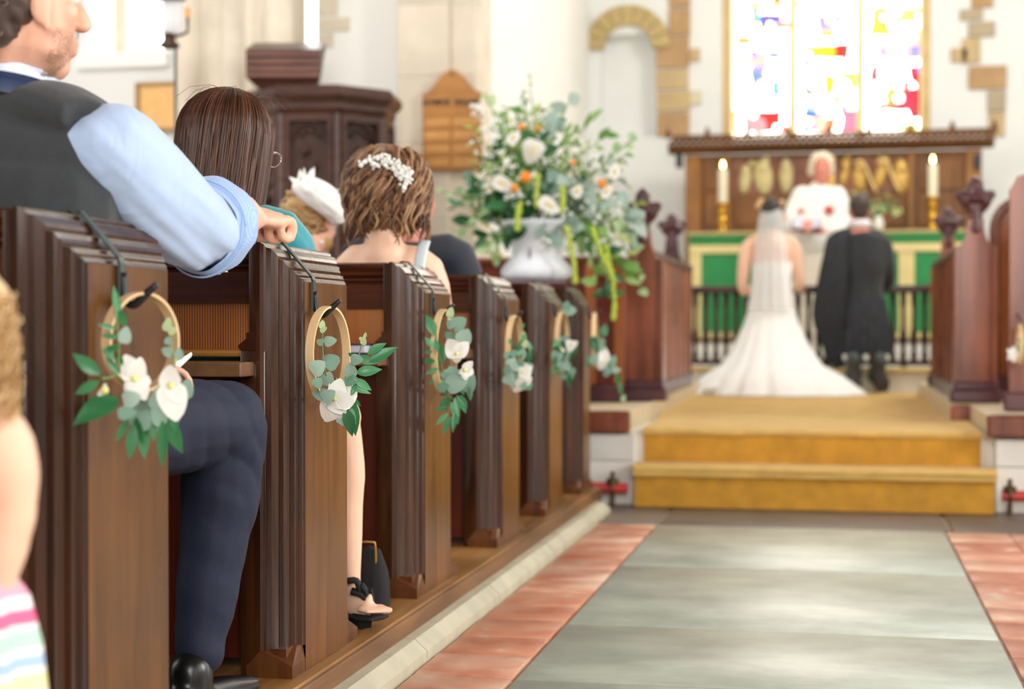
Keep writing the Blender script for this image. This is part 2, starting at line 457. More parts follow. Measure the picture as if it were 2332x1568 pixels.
# kerb stones and wooden plinth under the pews
KERB = mat('kerb_stone', 'b9b49c', .6, bump=.3, bscale=30, var=.14, vscale=8)
kerb = struct(MB().box((-1.06, -1, -.02), (-1.0, 7.05, .0)).build('trim_1', KERB))
y = 1.3
while y < 6.9:
    L = R.uniform(.75, .95); y2 = min(y + L, 6.98)
    b = MB(); b.prism([(-1.065, y, 0), (-.999, y, 0), (-.999, y, .022), (-1.03, y, .05), (-1.065, y, .052)], (0, y2 - y - .006, 0))
    b.build('kerb_stone', KERB, kerb)
    y = y2
plinth = struct(MB().box((-3.6, .6, 0), (-1.075, 7.12, .09)).build('trim_2', W_PLINTH))
b = MB(); b.box((-1.075, .6, 0), (-1.058, 7.12, .094), .003); b.build('plinth_board', W_PLINTH, plinth)
x = -1.068
k = 0
while x > -3.5:
    b = MB(); b.box((x - .17 + .002, .6, .088), (x, 7.11, .1), .002); b.build('floor_plank', W_PLANK, plinth)
    x -= .17; k += 1

YN0 = 7.4
# nave walls and roof beyond the frame
NB = mat('roof_oak', '6b4a30', .7)
cl_ = struct(MB().box((-7, -7, 5.2), (5.6, YN0, 5.4)).build('ceiling', NB))
MB().box((-7, YN0, 5.2), (5.6, 15.2, 5.4)).build('chancel_ceiling', mat('white_ceiling', 'efeee8', .8), cl_)
struct(wall_holes_y('wall_right', -7, 7.3, 0, 5.2, 5.2, .4, [(-3.5, -1.7, 1.5, 4.4), (0, 1.8, 1.5, 4.4), (3.2, 5.0, 1.5, 4.4)], PLASTER))
struct(wall_holes_y('wall_aisle_left', -7, 9.8, 0, 5.2, -7.0, -.4, [(-2, -.2, 1.5, 4.4), (1.5, 3.3, 1.5, 4.4), (5, 6.8, 1.5, 4.4)], PLASTER))
struct(MB().box((-7, -7.3, 0), (5.6, -7, 5.2)).build('wall_back', mat('dim_plaster', 'b8b0a4', .9)))
# ---- nave end wall (north aisle side) with windows, quoins, pier
YN = 9.8
def zY(py, Y, px=800): return PY(px, py, Y).z
def xY(px, Y): return PY(px, 748, Y).x
def wall_with_holes(name, x0, x1, z0, z1, Y, th, holes, m, par=None):
    """wall in the XZ plane with rectangular holes (hx0,hx1,hz0,hz1), split into boxes"""
    xs = sorted(set([x0, x1] + [h[i] for h in holes for i in (0, 1)])); zs = sorted(set([z0, z1] + [h[i] for h in holes for i in (2, 3)]))
    b = MB()
    for i in range(len(xs) - 1):
        for j in range(len(zs) - 1):
            cx = (xs[i] + xs[i + 1]) / 2; cz = (zs[j] + zs[j + 1]) / 2
            if any(h[0] < cx < h[1] and h[2] < cz < h[3] for h in holes): continue
            b.box((xs[i], Y, zs[j]), (xs[i + 1], Y + th, zs[j + 1]))
    return b.build(name, m, par)
hA = (xY(200, YN), xY(372, YN), zY(98, YN), 4.6)
hB = (xY(600, YN), xY(722, YN), zY(100, YN), 4.6)
xr = xY(1078, YN)
wl = struct(wall_with_holes('wall_left', -7, xr, 0, 5.2, YN, .6, [hA, hB], PLASTER))
GLASSW = emit('bright_window_glass', 'ffffff', 2.0)
LEAD = mat('lead', '8c8a86', .6, .5)
WARM = mat('stone_window_frame', 'd6c4b0', .8, var=.04)
for n_, h in ((1, hA), (2, hB)):
    b = MB(); Yg = YN + .42
    b.box((h[0], Yg, h[2] + .06), (h[0] + .09, Yg + .1, h[3])); b.box((h[1] - .09, Yg, h[2] + .06), (h[1], Yg + .1, h[3]))
    b.box((h[0], Yg, h[2] - .02), (h[1], Yg + .1, h[2] + .08))
    wf = struct(b.build('window_%d' % n_, WARM))
    for k in range(3):
        for j in range(6):
            xa = h[0] + .09 + (h[1] - h[0] - .18) * k / 3; xb = h[0] + .09 + (h[1] - h[0] - .18) * (k + 1) / 3
            za = h[2] + .08 + (h[3] - h[2] - .08) * j / 6; zb = h[2] + .08 + (h[3] - h[2] - .08) * (j + 1) / 6
            MB().box((xa + .002, Yg + .04, za + .002), (xb - .002, Yg + .05, zb - .002)).build('pane', GLASSW, wf)
    s_ = MB(); s_.prism([(h[0] - .05, YN - .06, h[2] - .11), (h[0] - .05, YN - .06, h[2] - .03), (h[0] - .05, Yg, h[2] + .02), (h[0] - .05, Yg, h[2] - .11)], (h[1] - h[0] + .1, 0, 0))
    s_.build('window_sill', mat('lit_white_sill', 'fdfdfc', .5), wf)  # colour whitened to carry the overexposed window light on the sill front
# quoins right of the second window
q = 0
for (xa, xb, ya, yb) in ((724, 770, -60, 38), (724, 797, 38, 75), (724, 760, 75, 112), (724, 800, -120, -60)):
    a = PY(xa, yb, YN); c = PY(xb, ya, YN)
    MB().box((a.x, YN - .012, a.z + .004), (c.x, YN + .02, c.z - .004), .004).build('quoin_stone', STONE3, wl)
# pilaster carrying the hymn board, built of courses
xa, xb = xY(905, YN - .2), xY(1078, YN - .2)
pil = struct(MB().box((xa + .01, YN - .192, 0), (xb - .155, YN + .3, 5.2)).box((xb - .157, YN - .163, 0), (xb + .004, YN + .3, 5.2)).build('pillar', STONE))
z = 0
while z < 5:
    hh = R.uniform(.34, .46)
    MB().box((xa, YN - .2, z + .003), (xb - .16, YN - .02, z + hh - .003), .006).build('ashlar_block', R.choice([STONE, STONE, STONE3]), pil)
    MB().box((xb - .15, YN - .17, z + .003), (xb + .01, YN - .02, z + hh - .003), .006).build('ashlar_block', R.choice([STONE, STONE3]), pil)
    z += hh
# clustered nave pier with shafts
Yp = 9.2
xa, xb = xY(412, Yp), xY(655, Yp)
pier = struct(MB().box((xa + .05, Yp, 0), (xb - .05, Yp + .5, 5.2)).build('pillar', STONE))
cxs = np.linspace(xa + .05, xb - .05, 7)
for i, cx_ in enumerate(cxs):
    r_ = (.085, .035, .05, .085, .05, .035, .085)[i]
    b = MB(); b.lathe([(r_, 0.0), (r_, 5.2)], (cx_, Yp + (.0 if i % 3 == 0 else .02), 0), 16); b.build('shaft', [STONE, STONE3][i % 2], pier, auto=40)
# chancel side walls, east wall
XL, XRt = xr - .02, 2.3
cw = MB(); cw.box((XL - .3, YN + .3, 0), (XL, 15.2, 5.2)); struct(cw.build('wall_chancel_left', PLASTER))
cw = MB(); cw.box((XRt, 7.4, 0), (XRt + .3, 15.2, 5.2)); struct(cw.build('wall_chancel_right', PLASTER))
YE = 14.7
wx0, wx1 = xY(1650, YE), xY(2112, YE); wz0 = PY(1880, 318, YE).z; wz1 = 4.75
sx0, sx1 = xY(1572, YE), xY(2192, YE)
# arched niche left of the window
nx0, nx1 = xY(1368, YE), xY(1492, YE); nz0 = PY(1430, 312, YE).z; nz1 = PY(1430, 78, YE).z
we = struct(wall_with_holes('wall_end', XL, XRt, 0, 5.2, YE, .5, [(wx0, wx1, wz0, wz1), (nx0, nx1, nz0, nz1)], PLASTER))
MB().box((nx0, YE + .16, nz0), (nx1, YE + .5, nz1)).build('niche_back', PLASTER, we)
ncx = (nx0 + nx1) / 2; nr = (nx1 - nx0) / 2 * .98; no = nr + .15
ncz = nz1 - .0
b = MB()
# spandrel above the flat hole is closed with the arch ring of voussoirs
for k in range(9):
    a0 = PI * k / 9 + .01; a1 = PI * (k + 1) / 9 - .01
    poly = []
    for a in np.linspace(a0, a1, 4): poly.append((ncx + no * math.cos(a), YE - .06, nz1 - nr * .55 + no * math.sin(a)))
    for a in np.linspace(a1, a0, 4): poly.append((ncx + nr * .9 * math.cos(a), YE - .06, nz1 - nr * .55 + nr * .9 * math.sin(a)))
    MB().prism(poly, (0, .1, 0)).build('voussoir', mat('arch_stone', 'c4ac78', .85, var=.1), we)
# window jambs: quoins
def quoins(rows, Y, d=.03):
    for (x0, x1, y0, y1, mm) in rows:
        a = PY(x0, y1, Y); c = PY(x1, y0, Y)
        MB().box((a.x, Y - d, a.z + .004), (c.x, Y + .05, c.z - .004), .006).build('quoin_stone', mm, we)
QB = mat('quoin_brown', 'bd9a70', .85, bump=.2, var=.12, vscale=6); QC = mat('quoin_tan', 'c9b084', .85, bump=.2, var=.12, vscale=6); QG = mat('quoin_grey', 'b9a98e', .85, bump=.2, var=.1, vscale=6)
quoins([(1524, 1572, -90, 20, QB), (1524, 1572, 20, 84, QB), (1494, 1570, 84, 158, QB), (1494, 1568, 158, 205, QC), (1496, 1572, 205, 255, QC), (1497, 1570, 255, 312, QB),
        (1572, 1594, 110, 142, QC), (1572, 1598, 205, 240, mat('quoin_pale', 'e0d6b8', .85)),
        (2185, 2238, 20, 48, QG), (2205, 2266, 48, 86, QG), (2190, 2232, 86, 146, QC), (2165, 2203, 108, 143, QC), (2205, 2292, 148, 205, QB), (2248, 2290, 205, 255, QG), (2250, 2288, 255, 312, QC),
        (2212, 2262, -60, 20, QB), (2266, 2292, 205, 210, QG)], YE)
# splayed jamb stones
JAMB = mat('window_jamb_stone', 'd8bd86', .8, var=.1)
for xx, sgn in ((wx0, 1), (wx1, -1)):
    MB().box((xx - sgn * .02, YE - .01, wz0), (xx + sgn * .06, YE + .35, wz1)).build('jamb', JAMB, we)
# stained glass lights
spec = {
 3: (1658, 1797, [(1735,40,1782,66,'5a55d8'),(1700,118,1782,133,'6a7fe0'),(1757,187,1782,236,'2490d8'),(1728,262,1784,302,'e0140c'),(1700,278,1740,302,'f08088'),(1672,86,1700,96,'f0965a'),(1668,262,1682,300,'8a9a30'),(1714,138,1738,172,'8088e0'),(1672,238,1715,256,'c8d0ff'),(1712,52,1730,72,'e06040'),(1762,48,1786,60,'f08880'),(1670,20,1690,34,'f0a080'),(1690,128,1735,140,'f0a8a0'),(1720,28,1736,50,'58b890'),(1716,168,1728,206,'5878d0')]),
 4: (1813, 1950, [(1832,114,1916,136,'f0b818'),(1908,112,1926,146,'d81c14'),(1830,136,1850,152,'c83828'),(1836,188,1850,212,'c81420'),(1882,160,1902,236,'f0c000'),(1830,243,1860,302,'2a62c8'),(1918,246,1946,296,'c86888'),(1868,68,1902,86,'e8b850'),(1866,42,1906,66,'8c80d8'),(1876,272,1902,306,'b07030'),(1858,260,1880,300,'f4a890'),(1924,176,1940,192,'98b040'),(1836,230,1856,246,'a0b8e8')]),
 5: (1968, 2105, [(1984,26,2020,84,'a0bc38'),(2018,30,2044,76,'f09828'),(2046,40,2074,68,'38a0b8'),(2058,26,2094,50,'f0c060'),(1998,110,2100,130,'8088e8'),(2084,130,2098,174,'4858d8'),(2068,160,2098,262,'e00c28'),(2050,206,2078,258,'d81038'),(1984,160,2004,182,'c02840'),(2018,190,2042,222,'f09030'),(2054,282,2082,296,'b8b840'),(2030,110,2060,138,'f8b0b8'),(2062,80,2100,92,'f8c0b0'),(2086,232,2100,264,'d02020'),(2008,236,2024,246,'a06030')]),
}
WG = emit('stained_glass_white', 'fffdf4', 2.2)
gm = {}
def gcol(c):
    if c not in gm: gm[c] = emit('stained_glass_' + c, c, (.42 + .12 * R.random()))
    return gm[c]
for wnid, (xa, xb, blobs) in spec.items():
    fr = struct(MB().box((xY(xa, YE) , YE + .30, wz0), (xY(xb, YE), YE + .335, wz0 + .03)).build('window_%d' % wnid, JAMB))
    nc, nr_ = 8, 34
    y0, y1 = -250, 318
    gx = {}
    for i in range(nc + 1):
        for j in range(nr_ + 1):
            jx = 0 if i in (0, nc) else R.uniform(-5, 5); jy = 0 if j in (0, nr_) else R.uniform(-4, 4)
            px_, py_ = xa + (xb - xa) * i / nc + jx, y0 + (y1 - y0) * j / nr_ + jy
            p = PY(px_, py_, YE + .31); gx[i, j] = (p.x, p.z, px_, py_)
    for i in range(nc):
        for j in range(nr_):
            c4 = [gx[i, j], gx[i + 1, j], gx[i + 1, j + 1], gx[i, j + 1]]
            mx_ = sum(c[2] for c in c4) / 4; my_ = sum(c[3] for c in c4) / 4
            col = None
            if i not in (0,) or True:
                for (a, b_, c_, d_, hx) in blobs:
                    if a - 4 <= mx_ <= c_ + 4 and b_ - 4 <= my_ <= d_ + 4 and R.random() < .8: col = hx
            if col is None and my_ < 20 and R.random() < .15: col = R.choice(['5a55d8', 'f0965a', '2490d8', 'f0c060', 'd81c14'])
            cx_ = sum(c[0] for c in c4) / 4; cz_ = sum(c[1] for c in c4) / 4
            sh = .955
            poly = [(cx_ + (c[0] - cx_) * sh, YE + .31, cz_ + (c[1] - cz_) * sh) for c in c4]
            MB().prism(poly, (0, .006, 0)).build('pane', gcol(col) if col else WG, fr)
    b = MB()
    p0 = PY(xa, 318, YE + .31); p1 = PY(xb, -250, YE + .31)
    b.box((p0.x, YE + .319, p0.z), (p1.x, YE + .325, p1.z)); o = b.build('lead_came', LEAD, fr)
# mullions
for xm in (1805, 1959):
    a = PY(xm - 9, 318, YE + .2); c = PY(xm + 9, 318, YE + .2)
    MB().prism([(a.x, YE + .2, wz0), (a.x + .02, YE + .12, wz0), (c.x - .02, YE + .12, wz0), (c.x, YE + .2, wz0), (c.x, YE + .34, wz0), (a.x, YE + .34, wz0)], (0, 0, wz1 - wz0)).build('mullion', JAMB, we)

# ---- chancel floor, step walls
CZ = .353
ch = MB(); ch.box((XL, 7.42, 0), (XRt, 15.2, CZ - .012)); struct(ch.build('floor_chancel', STONEW))
def front_wall(name, x0, x1):
    o = struct(MB().box((x0, 7.36, 0), (x1, 7.46, .325)).build(name, STONEW))
    n = max(1, round(abs(x1 - x0) / .45))
    for i in range(n):
        a = x0 + (x1 - x0) * i / n; c = x0 + (x1 - x0) * (i + 1) / n
        MB().box((a + .003, 7.33, .0), (c - .003, 7.38, .20), .004).build('stone_block', STONEW, o)
        MB().box((a + .003, 7.34, .205), (c - .003, 7.38, .325), .004).build('stone_block', mat('grey_white_stone', 'd9d6cf', .8, var=.06), o)
    return o
xsL, xsR = PZ(1436, 1160, 0).x, PZ(2266, 1172, 0).x
front_wall('wall_front_left', XL, xsL - .008)
front_wall('wall_front_right', xsR + .01, XRt)
SY = PZ(1840, 1164, 0).y
# carpeted steps
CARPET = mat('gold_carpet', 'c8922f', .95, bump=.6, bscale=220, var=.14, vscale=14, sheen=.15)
CARPETT = mat('gold_carpet_pale', 'dcb566', .95, bump=.6, bscale=220, var=.10, vscale=10, sheen=.15)  # paler gold for the treads and the landing
def strip(name, prof, x0, x1, m, par):
    """cloth strip following a (y,z) profile with wavy thickness"""
    n = 40; vs = []; fs = []
    for i in range(n + 1):
        x = x0 + (x1 - x0) * i / n
        for j, (y, z_) in enumerate(prof):
            wob = .004 * noise.noise(Vector((x * 5, j * 3.1, 0)))
            vs.append((x, y + wob, z_ + wob * .5))
    k = len(prof)
    for i in range(n):
        for j in range(k - 1): fs.append((i * k + j, (i + 1) * k + j, (i + 1) * k + j + 1, i * k + j + 1))
    b = MB(); b.add(vs, fs); o = b.build(name, m, par, smooth=False)
    return o
steps = struct(MB().box((xsL, SY + .06, 0), (xsR, 7.39, .15)).box((xsL + .03, 7.435, .16), (xsR - .03, 7.6, CZ - .014)).build('trim_3', STONEW))
x0u, x1u = PY(1464, 975, 7.40).x, PY(2236, 975, 7.40).x
carpet = thing('stair_carpet', 'golden yellow carpet covering the two chancel steps and the aisle up to the couple', 'carpet', ((xsL + xsR) / 2, SY, 0))
def nose(y, zt, r=.018):
    return [(y + r - r * math.cos(a), zt - r + r * math.sin(a)) for a in np.linspace(-.9, PI / 2, 7)]
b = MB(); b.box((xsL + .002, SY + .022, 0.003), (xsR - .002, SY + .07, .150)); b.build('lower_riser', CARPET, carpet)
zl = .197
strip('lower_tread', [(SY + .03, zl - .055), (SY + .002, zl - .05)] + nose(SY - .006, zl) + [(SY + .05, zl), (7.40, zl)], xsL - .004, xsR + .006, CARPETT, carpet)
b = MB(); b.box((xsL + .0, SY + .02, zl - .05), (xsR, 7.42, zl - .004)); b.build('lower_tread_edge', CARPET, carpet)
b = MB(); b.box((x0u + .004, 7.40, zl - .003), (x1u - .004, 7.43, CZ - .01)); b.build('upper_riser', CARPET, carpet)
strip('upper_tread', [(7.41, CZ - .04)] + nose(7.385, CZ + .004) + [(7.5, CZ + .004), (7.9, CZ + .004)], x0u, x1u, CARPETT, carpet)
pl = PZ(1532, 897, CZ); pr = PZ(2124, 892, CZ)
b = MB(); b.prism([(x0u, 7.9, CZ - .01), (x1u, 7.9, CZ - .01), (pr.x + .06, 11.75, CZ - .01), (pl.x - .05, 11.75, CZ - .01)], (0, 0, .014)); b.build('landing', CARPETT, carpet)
# altar steps
YA = 11.72
ast = struct(MB().box((XL, YA, CZ - .02), (XRt, 15, .515)).build('trim_4', STONEW))
for i in range(7):
    a = XL + (XRt - XL) * i / 7; c = XL + (XRt - XL) * (i + 1) / 7
    MB().box((a + .003, YA - .02, CZ), (c - .003, YA + .05, .50), .005).build('step_stone', STONEW, ast)
b = MB(); b.box((XL, YA - .05, .50), (XRt, YA + .5, .53), .01); b.build('step_nosing', mat('pale_gold_edge', 'c9ab6a', .8, var=.2), ast)
MB().box((XL, 12.9, .5), (XRt, 15, .70)).build('altar_pace', STONEW, ast)
# pipes
PIPE = mat('red_pipe_paint', 'c03a34', .4, var=.1)
for sgn, x0, x1, lab, bx in ((0, XL + .05, xsL - .03, 'red heating pipe along the white stone left of the carpeted steps', PY(1395, 1105, 7.24).x), (1, xsR + .03, XRt - .05, 'red heating pipe along the white stone right of the carpeted steps', PY(2300, 1120, 7.24).x)):
    t = thing('heating_pipe', lab, 'pipe', ((x0 + x1) / 2, 7.24, 0))
    MB().tube([(x0, 7.24, .085), (x1, 7.24, .085)], .024, 16).build('pipe', PIPE, t, auto=40)
    b = MB(); b.tube([(bx, 7.24, 0), (bx, 7.24, .05)], .012, 10); b.lathe([(.02, 0), (.03, .01), (.03, .03), (.02, .04)], (bx, 7.24, .09), 12)
    b.tube([(bx, 7.24, .05 + .035 * 0)] + [(bx, 7.24 + .036 * math.cos(a), .085 + .036 * math.sin(a)) for a in np.linspace(-PI / 2, PI * 1.5, 16)], .007, 8)
    b.tube([(bx, 7.24, .12), (bx, 7.24, .16)], .01, 8)
    b.build('bracket', mat('old_bronze', '5a4630', .5, .6), t, auto=40)

# ================================================================== PEWS
XF = -1.10
YB = [yX(665 - 0, XF) - .98, yX(665, XF), yX(950, XF), yX(1132, XF), yX(1243, XF), yX(1322, XF)]
ZT = .998
PROF = [(.080, 0), (.078, .003), (.073, .005), (.070, .010), (.066, .010), (.063, .014), (.058, .016), (.056, .024), (.050, .024), (.044, .029), (.036, .032), (.034, .040), (.028, .040), (.021, .044), (.013, .050), (.010, .060), (.004, .063), (0, .070)]
def pew_end(parent, Yn, L):
    b = MB(); rings = []
    zs = .155
    for (a, d) in PROF:
        X = XF - d
        rings.append([(X, Yn + a, zs), (X, Yn + a, ZT - a), (X, Yn + L - a, ZT - a), (X, Yn + L - a, zs)])
    Xb = XF - .078
    rings.append([(Xb, Yn, zs), (Xb, Yn, ZT), (Xb, Yn + L, ZT), (Xb, Yn + L, zs)])
    vs = [p for r in rings for p in r]; fs = []
    for i in range(len(rings) - 1):
        for k in (0, 2): fs.append((i * 4 + k, i * 4 + k + 1, (i + 1) * 4 + k + 1, (i + 1) * 4 + k))
    n = (len(rings) - 1) * 4
    fs.append((n + 0, n + 1, n + 2, n + 3))
    b.k = 1; b.add(vs, fs)
    for i in range(len(rings) - 1):   # upward faces of the top moulding: pale wear plus painted sheen, risers dark
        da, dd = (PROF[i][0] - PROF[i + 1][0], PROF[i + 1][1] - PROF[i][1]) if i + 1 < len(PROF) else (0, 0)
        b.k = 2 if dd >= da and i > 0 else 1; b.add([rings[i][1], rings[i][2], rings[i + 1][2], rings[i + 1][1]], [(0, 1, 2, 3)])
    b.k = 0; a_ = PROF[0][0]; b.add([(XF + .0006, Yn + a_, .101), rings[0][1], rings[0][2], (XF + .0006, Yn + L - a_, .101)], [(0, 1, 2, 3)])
    o = b.build('end_panel', [W_FIELD, W_DARK, W_WORN_SHEEN], parent, auto=28)
    # foot block with sloped stops; the field runs down over it
    b = MB()
    b.box((XF - .10, Yn - .001, .1), (XF, Yn + L + .001, .125))
    for y0_, sg in ((Yn, 1), (Yn + L, -1)):
        b.add([(XF - .098, y0_, .125), (XF, y0_, .125), (XF, y0_ + sg * .08, .125), (XF - .098, y0_ + sg * .08, .125),
               (XF - .07, y0_ + sg * .004, .157), (XF - .012, y0_ + sg * .06, .157), (XF - .006, y0_ + sg * .08, .157), (XF - .07, y0_ + sg * .08, .157)],
              [(0, 1, 5, 4), (1, 2, 6, 5), (2, 3, 7, 6), (3, 0, 4, 7), (4, 5, 6, 7)])
    b.box((XF - .085, Yn + .012, .12), (XF - .018, Yn + .078, .158)); b.box((XF - .085, Yn + L - .078, .12), (XF - .018, Yn + L - .012, .158))
    b.build('foot_block', W_FOOT, parent)
    # thicker rear cheek with capped shoulder
    b = MB(); b.box((XF - .115, Yn + .004, .1), (XF - .06, Yn + L, .775), .003)
    b.prism([(XF - .115, Yn + .004, .775), (XF - .118, Yn + .0, .785), (XF - .10, Yn + .002, .800), (XF - .10, Yn + .002, .812), (XF - .07, Yn + .002, .812), (XF - .07, Yn + .004, .775)], (0, L - .01, 0))
    b.box((XF - .095, Yn + .003, .775), (XF - .07, Yn + L - .002, ZT - .004), .002)
    b.build('cheek', W_DARK, parent, auto=30)
def make_pew(i, Yn, L, label):
    t = thing('pew', label, 'pew', (XF - .05, Yn, .1), 'oak pews along the left of the aisle')
    pew_end(t, Yn, L)
    x0, x1 = -3.45, XF - .096
    yb = Yn + .075
    prof = [(yb + .05, .955), (yb + .05, .998), (yb - .045, .998), (yb - .052, .993), (yb - .050, .984), (yb - .040, .978), (yb - .036, .972), (yb - .038, .966), (yb - .028, .958), (yb - .022, .956), (yb - .022, .950), (yb - .008, .946), (yb - .004, .940), (yb + .03, .94)]
    MB().prism([(x0, y_, z_) for y_, z_ in prof], (x1 - x0, 0, 0)).build('top_rail', W_DARKX, t, auto=30)
    MB().box((x0, yb - .004, .875), (x1, yb + .03, .945)).build('back_rail', W_DARKX, t)
    xx = x1
    while xx > x0 + .3:
        xl = max(xx - .80, x0)
        MB().box((xl + .05, yb + .010, .765), (xx - .012, yb + .024, .878)).build('reeded_panel', W_REED, t)
        MB().box((xl, yb - .002, .70), (xl + .05, yb + .03, .878)).build('stile', W_REED, t)
        MB().box((xl, yb - .0, .12), (xl + .05, yb + .03, .70)).build('stile', W_RED, t)
        MB().box((xl + .05, yb + .01, .12), (xx, yb + .024, .72)).build('lower_panel', W_RED, t)
        xx = xl
    b = MB(); b.box((x0, yb - .145, .722), (x1 + .012, yb + .004, .752), .003); b.build('book_shelf', W_PLINTH, t)
    MB().tube([(x0, yb - .004, .768), (x1, yb - .004, .768)], .008, 8).build('bead', mat('bead_gold_oak', 'b5813a', .3), t)
    b = MB(); b.box((x0, yb + .03, .50), (x1, yb + .40, .528), .005); b.build('seat', W_PLINTH, t)
    for xs_ in (-1.35, -2.3, -3.3):
        MB().box((xs_ - .02, yb + .05, .1), (xs_ + .02, yb + .36, .5)).build('leg', W_DARK, t)
    return t
PL = .447
plabels = ['nearest oak pew, blurred at left, with a man in a waistcoat seated on it',
 'oak pew in sharp focus with a fist resting on its end',
 'third oak pew from the viewer, behind which the curly haired woman sits',
 'fourth oak pew from the viewer, between the curly haired woman and the urn',
 'fifth oak pew from the viewer, below the stone urn',
 'farthest oak pew, next to the chancel steps']
for i in range(6): make_pew(i, YB[i], PL if i < 5 else .34, plabels[i])

# ================================================================== WREATHS
def leaf_mesh(name, w, cup=.12, n=6, fold=.1, point=1.0, notch=0):
    vs = []; fs = []
    for i in range(n + 1):
        t = i / n
        ww = w * (math.sin(PI * min(1, t * .96 + .03) ** (.85 if point else .6)) ** (1.0 if point else .55))
        if i == n and point: ww = .004
        zc = -cup * (t - .0) ** 2
        for k in (-1, -.5, 0, .5, 1):
            vs.append((k * ww / 2, t, zc + fold * abs(k) * ww * .5))
    for i in range(n):
        for k in range(4): a = i * 5 + k; fs.append((a, a + 1, a + 6, a + 5))
    me = bpy.data.meshes.new(name); me.from_pydata(vs, [], fs)
    me.polygons.foreach_set('use_smooth', [True] * len(me.polygons)); me.update()
    return me
G_LANCE = leafmat('leaf_ruscus_green', '2f7a48', '5fa676'); G_EUC = leafmat('leaf_eucalyptus', '6f9a84', 'a2bcae', .5)
G_DARK = leafmat('leaf_dark', '1f5230', '3a7a48'); G_PALE = leafmat('leaf_pale', '9cc08a', 'cfe0ae', .5)
G_PETAL = leafmat('petal_white', 'f4f3ee', 'fbfaf6', .45)
G_YEL = leafmat('leaf_yellow_green', 'a9c060', 'cfd98a', .5)
LM = {}
def variants(key, m, w, point, fold, cup):
    L = []
    for i in range(4):
        me = leaf_mesh('leaf_' + key, w * (1 + .12 * (i - 1.5)), cup * (.3 + .7 * i), 6, fold, point); me.materials.append(m); L.append(me)
    LM[key] = L
variants('lance', G_LANCE, .36, 1, .25, .18); variants('euc', G_EUC, .92, 0, .10, .12); variants('dark', G_DARK, .42, 1, .2, .2)
variants('pale', G_PALE, .8, 0, .1, .1); variants('petal', G_PETAL, .82, 0, .12, .22); variants('green', leafmat('leaf_mid_green', '5c9440', 'a4c878'), .42, 1, .2, .2)
variants('yel', G_YEL, .3, 1, .2, .25)
variants('eucl', leafmat('leaf_eucalyptus_light', '93b3aa', 'bccfc6', .5), .85, 0, .1, .1)
def put_leaf(key, a, b_, parent, name='leaf', wob=.5, wide=1.0):
    a = Vector(a); b_ = Vector(b_); d = b_ - a
    if d.length < 1e-4: return
    tocam = (CO - a).normalized()
    nrm = tocam + Vector((R.uniform(-wob, wob), R.uniform(-wob, wob) * .5, R.uniform(-wob, wob) + .15))
    nrm -= d.normalized() * nrm.dot(d.normalized()); nrm.normalize()
    s = d.normalized().cross(nrm)
    L = d.length
    M = Matrix.Identity(4)
    for i in range(3):
        M[i][0] = s[i] * L * wide; M[i][1] = d[i]; M[i][2] = nrm[i] * L; M[i][3] = a[i]
    return link(name, R.choice(LM[key]), parent, M)
WOODH = wood('hoop_beech', 'd9b988', 'ecd3aa', 'z', .5, 10, .3, 3)
def hanger(i, Yh, ztop_hook, X=XF, lab='', outx=.0):
    t = thing('wreath_hanger', lab, 'hook', (X - .03, Yh, ZT), 'metal hangers over the pew ends')
    wd = .0085
    def fl(p0, p1):
        p0 = Vector(p0); p1 = Vector(p1); b = MB()
    pts = [(X - .088, Yh, ZT - .10), (X - .086, Yh, ZT + .002), (X - .078, Yh, ZT + .006), (X - .060, Yh, ZT + .004), (X + .004, Yh, ZT - .068), (X + .007, Yh, ZT - .076), (X + .007, Yh, ztop_hook - .01)]
    b = MB()
    th = .0022
    for p, q in zip(pts[:-1], pts[1:]):
        p = Vector(p); q = Vector(q); d = (q - p).normalized(); nn = Vector((0, 1, 0)).cross(d).normalized()
        vs = []
        for c in (p - d * .001, q + d * .001):
            for sy, sn in ((-1, -1), (1, -1), (1, 1), (-1, 1)): vs.append(c + Vector((0, sy * wd, 0)) + nn * th * sn)
        b.add(vs, [(0, 3, 2, 1), (4, 5, 6, 7), (0, 1, 5, 4), (1, 2, 6, 5), (2, 3, 7, 6), (3, 0, 4, 7)])
    b.build('strap', STRAPM, t)
    hk = [(X + .010, Yh, ztop_hook + .03), (X + .014, Yh, ztop_hook - .012), (X + .028, Yh, ztop_hook - .02), (X + .045, Yh + .0, ztop_hook - .006), (X + .066, Yh, ztop_hook + .012)]
    MB().tube(hk, [.006, .006, .007, .007, .005], 8, smooth=3).build('hook_arm', BLACKM, t, smooth=True)
    return t
def hoop(parent, c, r, tilt=0.0, wdt=.009):
    b = MB(); n = 48; c = Vector(c)
    M = Matrix.Rotation(tilt, 3, 'Z')
    vs = []; fs = []
    for k in range(n):
        a = 2 * PI * k / n
        for dr, dx in ((0, -wdt), (0, wdt), (.005, wdt), (.005, -wdt)):
            vs.append(c + M @ Vector((dx, (r - dr) * math.sin(a), (r - dr) * math.cos(a))))
    for k in range(n):
        k2 = (k + 1) % n
        for j in range(4): j2 = (j + 1) % 4; fs.append((k * 4 + j, k * 4 + j2, k2 * 4 + j2, k2 * 4 + j))
    b.add(vs, fs)
    return b.build('hoop', WOODH, parent, auto=40)
